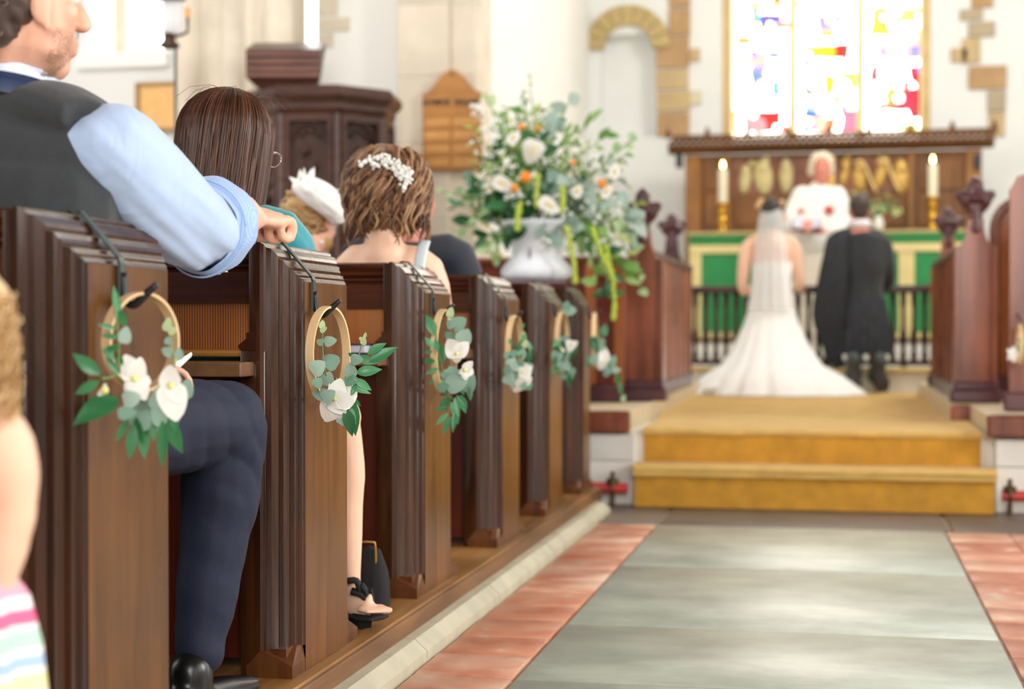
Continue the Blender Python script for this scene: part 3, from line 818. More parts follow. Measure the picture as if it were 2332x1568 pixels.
def wreath(px_top, py_top, cy, spec, lab, tilt=.0, X=XF, r=None, hang=True, hlab=''):
    """spec: pixel-measured sprays; every leaf stands at its real distance"""
    xh = X + .040
    top = PX(px_top, py_top, xh); cz = PX(px_top, cy, xh).z
    rr = r or (top.z - cz)
    if hang: hanger(0, top.y, top.z, X, hlab)
    c = Vector((xh, top.y, top.z - rr))
    t = thing('hoop_wreath', lab, 'wreath', (xh, top.y, top.z), 'flower hoops hung on the pew ends')
    hoop(t, c, rr, tilt)
    zc = depth(c) - .02
    def W(px, py, off=0, base=None):
        if base is not None:
            p = P(px, py, depth(base) - off * .4)
        else:
            p = PX(px, py, xh + .004 + off) if px < px_top - 2 else P(px, py, zc - off)
        if p.x < X + .012: p = PX(px, py, X + .012 + R.uniform(0, .006))
        return p
    for s in spec:
        k = s[0]
        if k == 'stem':
            pts = [W(x, y, .004) for x, y in s[1]]
            MB().tube(pts, [.0017] * len(pts), 5, smooth=3).build('stem', mat('stem_green', '6f8f52', .5), t, smooth=True)
        elif k in ('E', 'Y'):
            _, x, y, rad = s[:4]; ang = s[4] if len(s) > 4 else R.uniform(0, 2 * PI)
            o_ = R.uniform(.0, .022)
            a = W(x - rad * math.cos(ang), y + rad * math.sin(ang), o_); b2 = W(x + rad * math.cos(ang), y - rad * math.sin(ang), R.uniform(-.015, .02), a)
            put_leaf('euc' if k == 'E' else 'pale', a, b2, t, 'eucalyptus_leaf' if k == 'E' else 'bud_leaf', .35)
        elif k in ('L', 'D'):
            _, x0, y0, x1, y1 = s[:5]
            o_ = R.uniform(.0, .02)
            a = W(x0, y0, o_); put_leaf('lance' if k == 'L' else 'dark', a, W(x1, y1, R.uniform(-.02, .03), a), t, 'leaf', .45, s[5] if len(s) > 5 else 1)
        elif k == 'F':   # flower: centre, petals
            _, x, y, pts = s
            cc = W(x, y, .022 if px_top < 1300 else .03)
            fl = MB(); fl.ell(cc, .006); f_ = fl.build('flower_centre', mat('pollen_green', 'dfe08a', .6), t, smooth=True)
            for (x1, y1, wd) in pts:
                q1 = W(x1, y1, R.uniform(-.02, .03), cc); put_leaf('petal', cc - (q1 - cc) * .06, q1, t, 'petal', .25, wd)
    return t
w1 = [('L',272,722,258,648,.8),('L',264,748,222,738),('L',270,768,228,762),('L',272,790,226,800),('L',262,820,232,790),('L',228,852,164,806,1.1),('L',226,868,167,898,1.1),('L',268,908,178,936,1.3),('L',284,742,272,700,1.2),
 ('L',272,850,240,812),('L',280,830,262,800),('L',292,955,262,1006,1.1),('L',305,965,294,1046,1.1),('L',322,960,330,1042,1.1),('L',370,958,370,1066,.8),('L',385,950,406,1040,.9),('L',342,955,352,1002,1.2),('L',390,925,404,985,1.0),('L',310,950,318,1010),
 ('E',285,762,20,1.4),('E',300,908,20),('E',338,930,30,.4),('E',372,905,32,1.3),('E',290,940,22,.1),('E',322,955,24,1.2),('E',360,945,24,2.0),('E',424,884,22,1.3),('E',375,965,20,1.5),('E',408,805,14,1.6),('E',380,800,13,2.8),('Y',382,738,16,1.3),('Y',392,752,10,.3),('E',384,775,10,1.4),('E',404,930,18),
 ('stem',[(400,870),(396,820),(388,780),(383,735)]),('stem',[(262,700),(270,780),(264,850),(230,862)]),('stem',[(264,850),(310,900),(350,930)]),
 ('F',306,862,[(290,808,1),(322,818,1.1),(346,868,1.1),(330,902,1.1),(284,888,1)]),('F',388,878,[(382,834,1.1),(412,862,1.1),(412,918,1.1),(402,958,1.2),(366,880,1)]),('F',238,888,[(222,900,.9),(240,872,.9)])]
w2 = [('L',842,822,903,788,1.1),('L',838,806,874,778,1.2),('L',812,848,864,838,1.1),('L',808,862,846,888,1.1),('L',800,880,842,892,.9),('L',806,815,792,800),('L',800,900,812,870),('L',806,812,864,828,.9),('D',786,930,806,992,1.0),('L',800,905,812,996,.8),('L',796,925,812,965,.9),('L',806,905,820,925),('L',776,880,766,858),('L',770,882,760,866),('L',790,870,806,852),
 ('E',724,836,18,.6),('E',752,822,20,2.6),('E',745,862,16,1.3),('E',727,896,18,2.8),('E',748,900,16,.5),('E',724,870,12,.9),('E',784,948,20,1.0),('E',800,865,16,.2),('E',798,842,16,1.7),('E',782,900,20,1.4),('E',764,880,16,1.2),('Y',734,738,10,1.4),('Y',737,750,9,.6),('E',728,778,9,2.6),('E',752,776,14,.3),('Y',828,775,10,1.5),('Y',832,762,6,1.3),('Y',822,770,5,1.9),('E',812,818,14,.1),
 ('stem',[(735,735),(734,780),(737,820),(746,870),(760,900)]),('stem',[(824,785),(818,805),(806,830),(796,870)]),('stem',[(806,830),(840,822)]),
 ('F',762,908,[(748,888,1.2),(776,862,1.3),(808,878,1.35),(806,915,1.3),(780,938,1.3),(752,938,1.0),(744,962,1.0),(768,958,1.1)])]
w3 = [('L',988,762,976,716,1.4),('L',986,790,968,766,1.4),('L',984,800,966,802,1.6),('L',996,800,990,768,1.5),('L',990,822,964,822,1.6),('L',998,838,968,852,1.2),('L',1004,845,975,875,1.1),('L',1012,820,1003,780,1.2),('L',1018,868,988,872,1.3),('L',1025,888,1000,900,1.3),('L',1022,925,988,935,1.1),('L',1020,940,992,968,1.1),('L',1030,950,1000,984,1.1),('L',1040,900,1062,925,1.2),('L',1036,905,1044,950,1.2),('L',1046,880,1058,900,1.3),('L',1028,915,1050,962,1.0),('L',1020,900,1016,935,1.2),('L',1050,900,1060,940,1.2),('L',1040,930,1030,985,.9),('L',1012,905,1002,930,1.2),('L',1010,810,996,835,1.3),('D',1068,880,1072,912,1.2),
 ('E',1046,735,18,.6),('E',1058,765,18,1.1),('E',1028,738,11,.2),('E',1040,872,24,.3),('E',1034,850,20,2.2),('E',1064,868,24,1.2),('E',1020,852,14,.9),('E',1022,764,12,2.4),('Y',1026,710,12,1.3),('Y',1024,728,8,1.8),('E',1010,880,14,.2),
 ('stem',[(1024,705),(1034,745),(1036,790)]),('stem',[(992,750),(998,800),(1010,850),(1030,910)]),
 ('F',1040,806,[(1022,776,1.2),(1018,812,1.1),(1040,828,1.2),(1066,780,1.2),(1056,812,1.2)]),('F',1058,842,[(1076,822,1.2),(1080,850,1.2),(1062,866,1.2),(1044,850,1.1)])]
def rnd_wreath(cx, y0, y1, x0, x1, flowers, nl, ne, seed):
    rr = random.Random(seed); L = []
    for k in range(nl):
        x = rr.uniform(x0, x1); y = rr.uniform(y0, y1); dx = rr.uniform(-14, 14); dy = rr.uniform(8, 34) * (1 if y > (y0 + y1) / 2 else rr.choice([1, -1]))
        L.append(('L' if rr.random() < .65 else 'D', x, y, x + dx, y + dy, 1.3))
    for k in range(ne): L.append(('E', rr.uniform(x0 + 4, x1 - 4), rr.uniform(y0, y1), rr.uniform(9, 15)))
    for f in flowers: L.append(f)
    return L
w4 = rnd_wreath(1180, 770, 880, 1155, 1212, [('F',1190,848,[(1178,822,1.3),(1210,828,1.3),(1200,860,1.4),(1180,868,1.3),(1176,892,1.1),(1212,848,1.1)])], 20, 12, 3) + [('E',1160,862,14,1.3),('E',1156,840,12,1.5),('Y',1192,765,10,1.4),('Y',1196,782,9,1.2),('L',1188,750,1194,735)]
w5 = rnd_wreath(1290, 775, 850, 1262, 1312, [('F',1300,785,[(1290,775,1.3),(1316,778,1.2),(1312,800,1.2),(1296,802,1.1)]),('F',1277,795,[(1270,788,1),(1286,800,1)])], 18, 12, 5) + [('E',1290,695,10,1.2),('E',1300,706,12,.1),('E',1286,706,9,2.8),('L',1298,850,1294,884,1.1),('L',1262,808,1250,806,1.5)]
w6 = rnd_wreath(1360, 758, 820, 1346, 1375, [('F',1374,822,[(1366,800,1.2),(1362,838,1.2),(1386,812,1.2),(1372,790,1.1)])], 14, 5, 9) + [('E',1390,836,13,.4),('E',1396,820,12,1.0),('E',1384,846,11,.2),('E',1404,842,10),('L',1404,850,1412,880),('L',1410,870,1416,898),('Y',1420,906,8,1.2),('stem',[(1380,820),(1402,850),(1412,880),(1420,905)]),('L',1366,770,1378,752)]
wreath(322, 664, 778, w1, 'blurred flower hoop with two white blooms on the nearest pew end', -.32, hlab='grey strap hanger over the nearest pew end')
wreath(748, 696, 806, w2, 'sharp flower hoop with one big drooping white bloom on the second pew end', -.08, hlab='grey strap hanger over the sharply focused second pew end')
wreath(1012, 703, 800, w3, 'leafy flower hoop with trailing greenery on the third pew end from the viewer', 0, hlab='grey strap hanger over the third pew end from the viewer')
wreath(1172, 717, 795, w4, 'flower hoop on the fourth pew end, white bloom low at its right', 0, hlab='grey strap hanger over the fourth pew end from the viewer')
wreath(1280, 709, 780, w5, 'flower hoop on the fifth pew end with a sprig standing on its top', 0, hlab='grey strap hanger over the fifth pew end below the urn')
wreath(1355, 711, 775, w6, 'farthest flower hoop, on the last pew end, with a sprig trailing right', .1, X=XF + .02, hlab='hanger over the last pew end beside the chancel step')

# ================================================================== CHANCEL FURNITURE
def PYv(px, py, Y): return PY(px, py, Y)
# reredos
YR = 14.2
t = thing('reredos', 'carved brown oak reredos with pierced cresting and gilded figures under the east window', 'altarpiece', (PY(1893, 700, YR).x, YR, .7))
a = PY(1562, 700, YR); c = PY(2236, 340, YR)
MB().box((a.x, YR, .7), (c.x, YR + .12, c.z)).build('back_board', W_REREDOS, t)
for x0, x1 in ((1562, 1596), (1650, 1664), (1880, 1892), (2068, 2082), (2200, 2236)):
    MB().box((PY(x0, 0, YR).x, YR - .05, .7), (PY(x1, 0, YR).x, YR, c.z), .008).build('post', wood('reredos_post', '8a5c28', 'a8763a', 'z', .4, 12, .4, 8), t)
for i, (x0, x1) in enumerate(((1600, 1648), (1668, 1770), (1774, 1876), (1896, 1978), (1982, 2064), (2086, 2196))):
    for (y0, y1) in ((440, 515), (360, 434)):
        if y0 == 360 and i in (1, 2, 3, 4): continue
        a1 = PY(x0 + 4, y1, YR); c1 = PY(x1 - 4, y0, YR)
        MB().box((a1.x, YR - .02, a1.z), (c1.x, YR + .01, c1.z), .008).build('panel', W_REREDOS, t)
PAINT = mat('painted_panel_red_brown', '84503a', .5, var=.45, vscale=9); GILD = mat('gilded_relief', 'd2ab5c', .4, .45, var=.15)
PALEG = mat('pale_gilt', 'cfc08a', .45, .2)
for i, (x0, x1) in enumerate(((1668, 1768), (1774, 1876), (1896, 1978), (1984, 2064))):
    a1 = PY(x0, 452, YR); c1 = PY(x1, 360, YR)
    MB().box((a1.x, YR - .015, a1.z), (c1.x, YR + .01, c1.z)).build('painted_panel', PAINT, t)
for (x, y, rx, ry, m_, lean) in ((1697, 408, 14, 34, PALEG, .1), (1738, 402, 22, 42, PALEG, -.1), (1790, 400, 16, 40, PALEG, 0), (1712, 372, 8, 9, PALEG, 0), (1745, 362, 8, 9, PALEG, 0),
                                 (1924, 396, 9, 34, GILD, .25), (1958, 400, 16, 38, GILD, 0), (2008, 392, 14, 40, GILD, .3), (2052, 402, 22, 40, GILD, 0), (2050, 368, 9, 9, GILD, 0), (1930, 362, 8, 9, GILD, 0), (2006, 362, 9, 9, GILD, 0)):
    p = PY(x, y, YR - .02); sc = depth(p) / F
    b = MB(); b.ell(p, (rx * sc, .03, ry * sc), Matrix.Rotation(lean, 3, 'Y')); b.ell(p + Vector((0, -.01, ry * sc * .5)), (rx * sc * .7, .03, ry * sc * .5), Matrix.Rotation(-lean, 3, 'Y'))
    b.build('figure_relief', m_, t, smooth=True)
GW = mat('gilt_ribbon', 'e6c98a', .3, .6)
for pts in ([(1944, 372), (1960, 366), (1972, 382), (1984, 412), (1996, 438)], [(1996, 372), (2008, 362), (2022, 372), (2034, 408), (2050, 436)]):
    MB().tube([PY(x, y, YR - .06) for x, y in pts], .014, 8, smooth=4).build('wing_relief', GW, t, smooth=True)
a = PY(1890, 378, YR - .03); MB().box((a.x - .02, YR - .05, PY(1890, 455, YR).z), (a.x + .04, YR, PY(1890, 355, YR).z)).build('gilt_post', GILD, t)
a = PY(1522, 352, YR - .1); c = PY(2264, 322, YR - .1)
prof = [(YR + .15, a.z + .03), (YR - .06, a.z), (YR - .10, a.z + .02), (YR - .12, a.z + .05), (YR - .16, a.z + .06), (YR - .18, c.z), (YR + .15, c.z)]
MB().prism([(a.x, y, z) for y, z in prof], (c.x - a.x, 0, 0)).build('cornice_beam', W_REREDOSX, t)
b = MB(); z0 = c.z; n = 46
for k in range(n):
    x = a.x + .04 + (c.x - a.x - .08) * k / (n - 1)
    for (rr_, zz) in ((.026, .038), (.02, .085)):
        xx = x + (.03 if zz > .05 else 0)
        if xx > c.x: continue
        b.tube([(xx + rr_ * math.cos(q), YR - .13, z0 + zz + rr_ * math.sin(q)) for q in np.linspace(0, 2 * PI, 9)], .015, 5, up=(0, 1, 0))
b.box((a.x, YR - .15, z0 + .0), (c.x, YR - .11, z0 + .03)); b.tube([(a.x, YR - .13, z0 + .112), (c.x, YR - .13, z0 + .112)], .006, 6)
for k in range(9):
    x = a.x + (c.x - a.x) * k / 8
    b.prism([(x - .03, YR - .14, z0 + .09), (x + .03, YR - .14, z0 + .09), (x + .02, YR - .14, z0 + .15), (x, YR - .14, z0 + .19), (x - .02, YR - .14, z0 + .15)], (0, .03, 0))
b.build('pierced_cresting', W_REREDOSX, t)
for x in (1547, 2226):
    a = PY(x - 7, 382, YR - .06); c_ = PY(x + 7, 352, YR - .06)
    b = MB(); b.box((a.x, YR - .12, a.z), (c_.x, YR + .0, c_.z), .01); b.build('corbel', mat('dark_iron', '2e3438', .5), t)
# lower wall masses behind the altar (white)
# altar
YAL = 13.35
aL, aR = PY(1570, 600, YAL).x, PY(2200, 600, YAL).x; zt = PY(1700, 527, YAL).z
GREEN = mat('green_silk_damask', '1c8a48', .55, var=.1, vscale=9, sheen=.3); GREEN2 = mat('green_silk_dark', '0f7a34', .55, var=.08, vscale=9, sheen=.3)
CREAM = mat('cream_orphrey', 'e4d293', .6, var=.06)
t = thing('altar', 'altar dressed with a green frontal and cream bands behind the communion rail', 'altar', ((aL + aR) / 2, YAL + .3, .7))
MB().box((aL + .03, YAL + .03, .7), (aR - .03, YAL + .72, zt - .03)).build('table_body', W_REREDOS, t)
b = MB(); b.box((aL - .02, YAL - .01, zt - .03), (aR + .02, YAL + .74, zt), .008); b.build('altar_top', mat('altar_linen', 'b9ac74', .7), t)
za, zb = PY(1890, 555, YAL).z, PY(1890, 574, YAL).z
b = MB(); b.box((aL, YAL - .012, za), (aR, YAL + .02, zt - .03)); b.build('superfrontal', GREEN2, t)
b = MB(); b.box((aL, YAL - .018, zb), (aR, YAL + .02, za)); b.build('superfrontal_fringe', CREAM, t)
b = MB(); b.box((aL + .01, YAL, .74), (aR - .01, YAL + .03, zb + .01)); b.build('frontal', GREEN, t)
for x0, x1 in ((1571, 1598), (1725, 1745), (2048, 2084), (2180, 2204)):
    MB().box((PY(x0, 0, YAL).x, YAL - .008, .76), (PY(x1, 0, YAL).x, YAL + .01, zb + .005)).build('orphrey', CREAM, t)
b = MB(); b.box((aL, YAL - .012, .74), (aR, YAL + .01, .79)); b.build('lower_fringe', CREAM, t)
# candlesticks and candles
WAXM = mat('candle_wax', 'e9e2c8', .5, sss=.2)
for i, (px, yb_, yc, yt_, lab) in enumerate(((1646, 524, 462, 380, 'left'), (2124, 516, 448, 368, 'right'))):
    p = PY(px, yb_, YAL + .33); sc = depth(p) / F; zb_ = zt; zc_ = PY(px, yc, YAL + .33).z; ztp = PY(px, yt_, YAL + .33).z
    h_ = zc_ - zb_
    t = thing('candlestick', 'brass candlestick at the %s end of the green altar' % lab, 'candlestick', (p.x, YAL + .33, zb_), 'brass altar candlesticks')
    pf = [(.065, 0), (.068, .012), (.048, .03), (.030, .045), (.028, .08), (.036, .10), (.040, .115), (.034, .13), (.027, .16), (.028, h_ * .7), (.036, h_ * .76), (.028, h_ * .82), (.03, h_ * .92)]
    MB().lathe(pf, (p.x, YAL + .33, zb_), 20).build('stem', GOLD, t, smooth=True)
    MB().lathe([(.028, h_ * .92), (.06, h_ * .96), (.068, h_), (.06, h_), (.03, h_ * .98)], (p.x, YAL + .33, zb_), 20).build('drip_pan', GOLD, t, smooth=True)
    t = thing('candle', 'lit tall cream candle in the brass candlestick at the %s of the altar' % lab, 'candle', (p.x, YAL + .33, zc_ + .002), 'lit altar candles')
    MB().lathe([(.040, .0), (.040, ztp - zc_ - .03), (.032, ztp - zc_ - .02), (.008, ztp - zc_ - .03)], (p.x, YAL + .33, zc_ + .002), 20).build('wax', WAXM, t, auto=50)
    MB().tube([(p.x, YAL + .33, ztp - .04), (p.x, YAL + .33, ztp)], .002, 6).build('wick', BLACKM, t)
    MB().lathe([(.003, 0), (.011, .012), (.013, .024), (.008, .042), (.001, .06)], (p.x, YAL + .33, ztp - .008), 12).build('flame', emit('flame', 'ffd47a', 14), t, smooth=True)
# small vase of greenery on the altar
p = PY(2000, 524, YAL + .2)
t = thing('altar_flowers', 'small vase of green leaves on the altar, right of the groom', 'flowers', (p.x, YAL + .2, zt))
MB().lathe([(.03, 0), (.045, .03), (.05, .07), (.03, .11), (.035, .13)], (p.x, YAL + .2, zt), 16).build('vase', mat('white_glaze', 'efefe8', .3), t, smooth=True)
for k in range(46):
    a0 = Vector((p.x, YAL + .2, zt + .13)); q = R.uniform(0, 2 * PI); rr_ = R.uniform(.04, .2)
    m_ = a0 + Vector((rr_ * math.cos(q), rr_ * math.sin(q) * .5, R.uniform(-.02, .16)))
    put_leaf(R.choice(['lance', 'yel', 'pale']), m_, m_ + Vector((R.uniform(-.06, .06), -.01, R.uniform(.01, .06))), t, 'leaf', .5, 1.3)
# communion rail
YC = 12.1
rz0, rz1 = PY(1890, 668, YC).z, PY(1890, 650, YC).z; bz = PY(1890, 822, YC).z
rl, rr_ = PY(1552, 700, YC).x, PY(2140, 700, YC).x
W_RAIL = wood('rail_dark_oak', '2c1614', '4a2824', 'x', .3, 18, .5, 10)
t = thing('communion_rail', 'dark turned communion rail in front of the green altar', 'railing', ((rl + rr_) / 2, YC, .53))
b = MB(); b.box((rl, YC - .05, rz0), (rr_, YC + .05, rz1), .012); b.build('handrail', W_RAIL, t)
b = MB(); b.box((rl, YC - .035, bz - .03), (rr_, YC + .035, bz + .01), .005); b.build('bottom_rail', W_RAIL, t)
n = 25
for k in range(n):
    x = rl + .03 + (rr_ - rl - .06) * k / (n - 1)
    hh = rz0 - bz
    o_ = MB().lathe([(.022, .0), (.022, hh * .12), (.014, hh * .16), (.024, hh * .3), (.026, hh * .38), (.016, hh * .5), (.015, hh * .78), (.022, hh * .84), (.022, hh)], (x, YC, bz), 10).build('baluster', W_RAIL, t, smooth=True)
for x in (rl, rr_):
    b = MB(); b.box((x - .04, YC - .05, .53), (x + .04, YC + .05, rz0 + .02), .006); b.build('post', W_RAIL, t)
x = rl + .3
while x < rr_ - .1:
    MB().box((x - .02, YC - .03, .53), (x + .02, YC + .03, bz - .02)).build('foot', W_RAIL, t); x += .45

# ---- choir stalls
stallbase = []
XSL = PZ(1440, 985, CZ).x
def platform(name, x0, x1, y0, y1):
    o = struct(MB().box((x0, y0, .33), (x1, y1, .436)).build(name, mat('pale_sill', 'd2c2a2', .6, var=.06)))
    b = MB(); b.box((x0 - .0, y0 - .05, .335), (x1 + .0, y0 + .0, .436), .012); b.build('sill_board', W_STALL, o)
    return o
zs1 = .436
platform('trim_5', XL + .02, PY(1440, 935, 7.42).x, 7.36, 8.3)
pB = PZ(1560, 885, .43)
platform('trim_6', XL + .02, pB.x, 8.3, 11.6)
platform('trim_7', PY(2244, 935, 7.42).x, XRt - .02, 7.36, 8.3)
pB2 = PZ(2126, 905, .43)
platform('trim_8', pB2.x + .03, XRt - .02, 8.3, 11.6)
def poppyhead(px, ytop, yneck, ysh, ybase, hw, Y, label, m, th=.07, notch=False):
    """bench end with concave shoulders and a carved finial, facing the nave"""
    c = PY(px, ysh, Y); sc = depth(c) / F
    zt_, zn, zsh = PY(px, ytop, Y).z, PY(px, yneck, Y).z, c.z
    zb_ = zs1 + .002
    t = thing('stall_end', label, 'choir stall', (c.x, Y, zb_), 'choir stall ends with carved finials')
    H2 = hw * sc; pts = []
    pts.append((c.x - H2, zb_ + .08)); pts.append((c.x - H2, zsh))
    for k in range(1, 9):
        a = k / 8; pts.append((c.x - H2 + (H2 - .05 * H2 / .12) * math.sin(a * PI / 2), zsh + (zn - zsh) * (1 - math.cos(a * PI / 2))))
    L = pts[:]
    R_ = [(2 * c.x - x, z) for x, z in reversed(L)]
    MB().prism([(x, Y, z) for x, z in L + R_], (0, th, 0)).build('panel', m, t)
    b = MB()
    for sgn in (-1, 1):
        b.box((c.x + sgn * H2 - .014, Y - .015, zb_ + .08), (c.x + sgn * H2 + .014, Y + th + .01, zsh), .005)
    b.build('edge_moulding', m, t)
    b = MB(); b.box((c.x - H2 - .035, Y - .05, zb_), (c.x + H2 + .035, Y + th + .04, zb_ + .07), .012); b.box((c.x - H2 - .018, Y - .03, zb_ + .065), (c.x + H2 + .018, Y + th + .02, zb_ + .11), .01); b.build('foot_moulding', W_STALLD, t)
    hh = zt_ - zn
    cc = Vector((c.x, Y + th / 2, zn))
    pr = [('t', [cc - Vector((0, 0, .05)), cc + Vector((0, 0, hh * .3))], [.045, .032]),
          ('e', cc + Vector((0, 0, hh * .78)), (.042, .040, hh * .22)), ('e', cc + Vector((0, 0, hh * .95)), (.016, .016, hh * .08)),
          ('e', cc + Vector((0, 0, hh * .50)), (.085, .06, hh * .12))]
    for sgn in (-1, 1):
        pr.append(('t', [cc + Vector((0, 0, hh * .15)), cc + Vector((sgn * .04, 0, hh * .36)), cc + Vector((sgn * .062, 0, hh * .56))], [.026, .034, .03]))
        pr.append(('e', cc + Vector((sgn * .078, 0, hh * .58)), .026)); pr.append(('e', cc + Vector((sgn * .05, -.03, hh * .42)), .022))
        pr.append(('e', cc + Vector((sgn * .03, -.03, hh * .66)), .018))
    blob('finial', pr, W_STALLD, t, .008, 2)
    return t
poppyhead(1462, 428, 525, 590, 912, 42, 8.35, 'stall end with carved finial at left, just right of the trailing flowers', W_STALL)
poppyhead(1529, 485, 545, 600, 888, 33, 10.9, 'farther stall end with carved finial at left, beside the altar rail', W_STALLD)
poppyhead(2222, 400, 500, 560, 932, 41, 8.5, 'tall stall end with dark carved finial at right, nearest the steps', W_STALL)
poppyhead(2160, 470, 540, 605, 905, 33, 10.9, 'lower stall end with carved finial at right, near the groom', W_STALL2)
def desk(label, xa, xb, y0, y1, z1, ends=True, m=W_STALL2, flip=1):
    t = thing('stall_desk', label, 'choir stall', ((xa + xb) / 2, y0, zs1 + .002), 'choir stall fronts')
    b = MB(); b.box((xa, y0, zs1 + .04), (xb, y1, z1)); b.build('board', m, t)
    b = MB(); b.box((xa - .02, y0 - .01, z1 - .0), (xb + .02, y1, z1 + .035), .008); b.build('cap_rail', W_STALLD, t)
    b = MB(); b.box((xa - .02, y0 - .01, zs1 + .002), (xb + .02, y1, zs1 + .08), .008); b.build('foot_rail', W_STALLD, t)
    xf = xb if flip > 0 else xa
    n_ = max(1, round((y1 - y0) / .32))
    for k in range(n_ + 1):
        y = y0 + (y1 - y0) * k / n_
        MB().box((xf - .012, y - .025, zs1 + .08), (xf + .012, y + .025, z1)).build('muntin', W_STALL, t)
    return t
xa_ = PY(1478, 600, 8.45).x
desk('panelled stall front running back from the left stall end towards the altar', xa_ - .05, xa_, 8.48, 10.83, PY(1500, 600, 9.5).z)
xb_ = PY(2186, 600, 8.6).x
desk('panelled stall front running back from the right stall end towards the altar', xb_, xb_ + .05, 8.64, 10.83, PY(2200, 590, 9.5).z, flip=-1)
# panelled stall front facing the nave behind the flowers
t = thing('choir_stall', 'red-brown panelled stall front facing the nave, behind the stone urn', 'choir stall', (PY(1320, 800, 8.2).x, 8.2, zs1 + .002))
x0, x1 = PY(1085, 600, 8.2).x, PY(1418, 600, 8.2).x; zf = PY(1300, 585, 8.2).z; x0 = max(x0, XL + .03)
MB().box((x0, 8.2, zs1 + .03), (x1, 8.24, zf - .02)).build('board', wood('stall_red', '5e2416', '7e3620', 'z', .3, 14, .5, 12), t)
b = MB(); b.box((x0, 8.16, zf - .03), (x1 + .01, 8.27, zf), .008); b.build('cap_rail', W_STALL, t)
b = MB(); b.box((x0, 8.15, zs1 + .002), (x1 + .01, 8.26, zs1 + .09), .01); b.build('foot_rail', W_STALLD, t)
for px in (1180, 1262, 1345, 1410):
    x = PY(px, 600, 8.2).x; b = MB(); b.box((x - .028, 8.18, zs1 + .09), (x + .028, 8.2, zf - .03), .004); b.build('muntin', W_STALL2 if px > 1340 else W_STALL, t)
# right-hand stalls with curved top
t = thing('choir_stall', 'choir stall with rounded top at the right edge, behind the tallest stall end', 'choir stall', (PY(2285, 700, 8.9).x, 8.9, zs1 + .002))
x0, x1 = PY(2264, 700, 8.9).x, XRt - .05; zf = PY(2280, 460, 8.9).z
poly = [(x0, zs1 + .1), (x0, zf - .16)] + [(x0 + .12 - .12 * math.cos(q), zf - .16 + .16 * math.sin(q)) for q in np.linspace(.1, PI / 2, 8)] + [(x1, zf), (x1, zs1 + .1)]
MB().prism([(x, 8.9, z) for x, z in poly], (0, .05, 0)).build('back_board', W_STALL2, t)
b = MB(); b.tube([(x0, 8.9, zs1 + .1), (x0, 8.9, zf - .16)] + [(x0 + .12 - .12 * math.cos(q), 8.9, zf - .16 + .16 * math.sin(q)) for q in np.linspace(.1, PI / 2, 8)] + [(x1, 8.9, zf)], .028, 10, up=(0, 1, 0)); b.build('edge_moulding', W_STALL, t, smooth=True)
b = MB(); b.box((x0 - .04, 8.82, zs1 + .002), (x1, 8.99, zs1 + .13), .012); b.build('foot_rail', W_STALLD, t)
t = thing('stall_end_board', 'tall plain stall end board cut by the right edge of the photo', 'choir stall', (PY(2330, 700, 7.7).x, 7.7, zs1 + .002))
x0 = PY(2300, 700, 7.7).x; zf = PY(2300, 392, 7.7).z
MB().prism([(x0, 7.7, zs1 + .002), (x0, 7.7, zf - .08), (x0 + .03, 7.7, zf - .02), (x0 + .1, 7.7, zf), (x0 + .5, 7.7, zf), (x0 + .5, 7.7, zs1 + .002)], (0, .06, 0)).build('board', W_STALL, t)
b = MB(); b.box((x0 - .03, 7.64, zs1 + .002), (x0 + .5, 7.7, zs1 + .09), .01); b.build('foot_moulding', W_STALLD, t)
# hoop wreath on it
p = PY(2308, 738, 7.52); t = thing('hoop_wreath', 'flower hoop cut off at the right edge of the photo, on the tall stall end', 'wreath', (p.x, 7.52, p.z), 'flower hoops hung on the pew ends')
b = MB(); b.tube([(p.x + .03, 7.55 + .09 * math.sin(q_), p.z - .09 + .09 * math.cos(q_)) for q_ in np.linspace(0, 2 * PI, 33)], [(.004, .009)] * 33, 6, up=(1, 0, 0)); b.build('hoop', WOODH, t, smooth=True)
b = MB(); b.tube([(p.x + .035, 7.55, p.z + .01), (p.x + .035, 7.60, p.z + .03), (p.x + .035, 7.70, p.z + .05)], .004, 6); b.build('hook', BLACKM, t)
for k in range(12):
    a = P(2318 + R.uniform(-8, 14), 790 + R.uniform(-24, 24), depth(p) - .02); put_leaf('lance', a, a + Vector((R.uniform(-.02, .04), 0, R.uniform(-.03, .05))), t)
cc = P(2306, 806, depth(p) - .04)
for q_ in range(5): put_leaf('petal', cc, cc + Vector((.03 * math.cos(q_ * 1.256), 0, .04 * math.sin(q_ * 1.256))), t, 'petal')

# ================================================================== PULPIT, BOARDS, LAMP
zcP = 9.2
pc = P(735, 748, zcP); cx, cy = pc.x, pc.y; sc = zcP / F
t = thing('pulpit', 'dark carved octagonal oak pulpit against the white wall', 'pulpit', (cx, cy, 0))
th0 = math.atan2(CAMF.y, CAMF.x)   # camera forward angle
toc = math.atan2(-cy, -cx)         # towards the camera
camr = math.atan2(CR.col[0].y, CR.col[0].x)
def octa(Rr):
    out = []
    for k in range(8):
        q = math.radians(18 + 45 * k)   # from "towards camera", rotating to the right
        # right = camr direction, towards = -forward
        d = Vector((math.cos(camr), math.sin(camr), 0)) * math.sin(q) - Vector((CAMF.x, CAMF.y, 0)).normalized() * math.cos(q)
        out.append(Vector((cx, cy, 0)) + d * Rr)
    return out
def octprism(levels):
    b = MB(); vs = []; fs = []
    for (Rr, z) in levels:
        for v in octa(Rr): vs.append((v.x, v.y, z))
    for i in range(len(levels) - 1):
        for k in range(8): k2 = (k + 1) % 8; fs.append((i * 8 + k, i * 8 + k2, (i + 1) * 8 + k2, (i + 1) * 8 + k))
    fs.append(tuple(range(8))); fs.append(tuple(range((len(levels) - 1) * 8, len(levels) * 8)))
    return b.add(vs, fs)
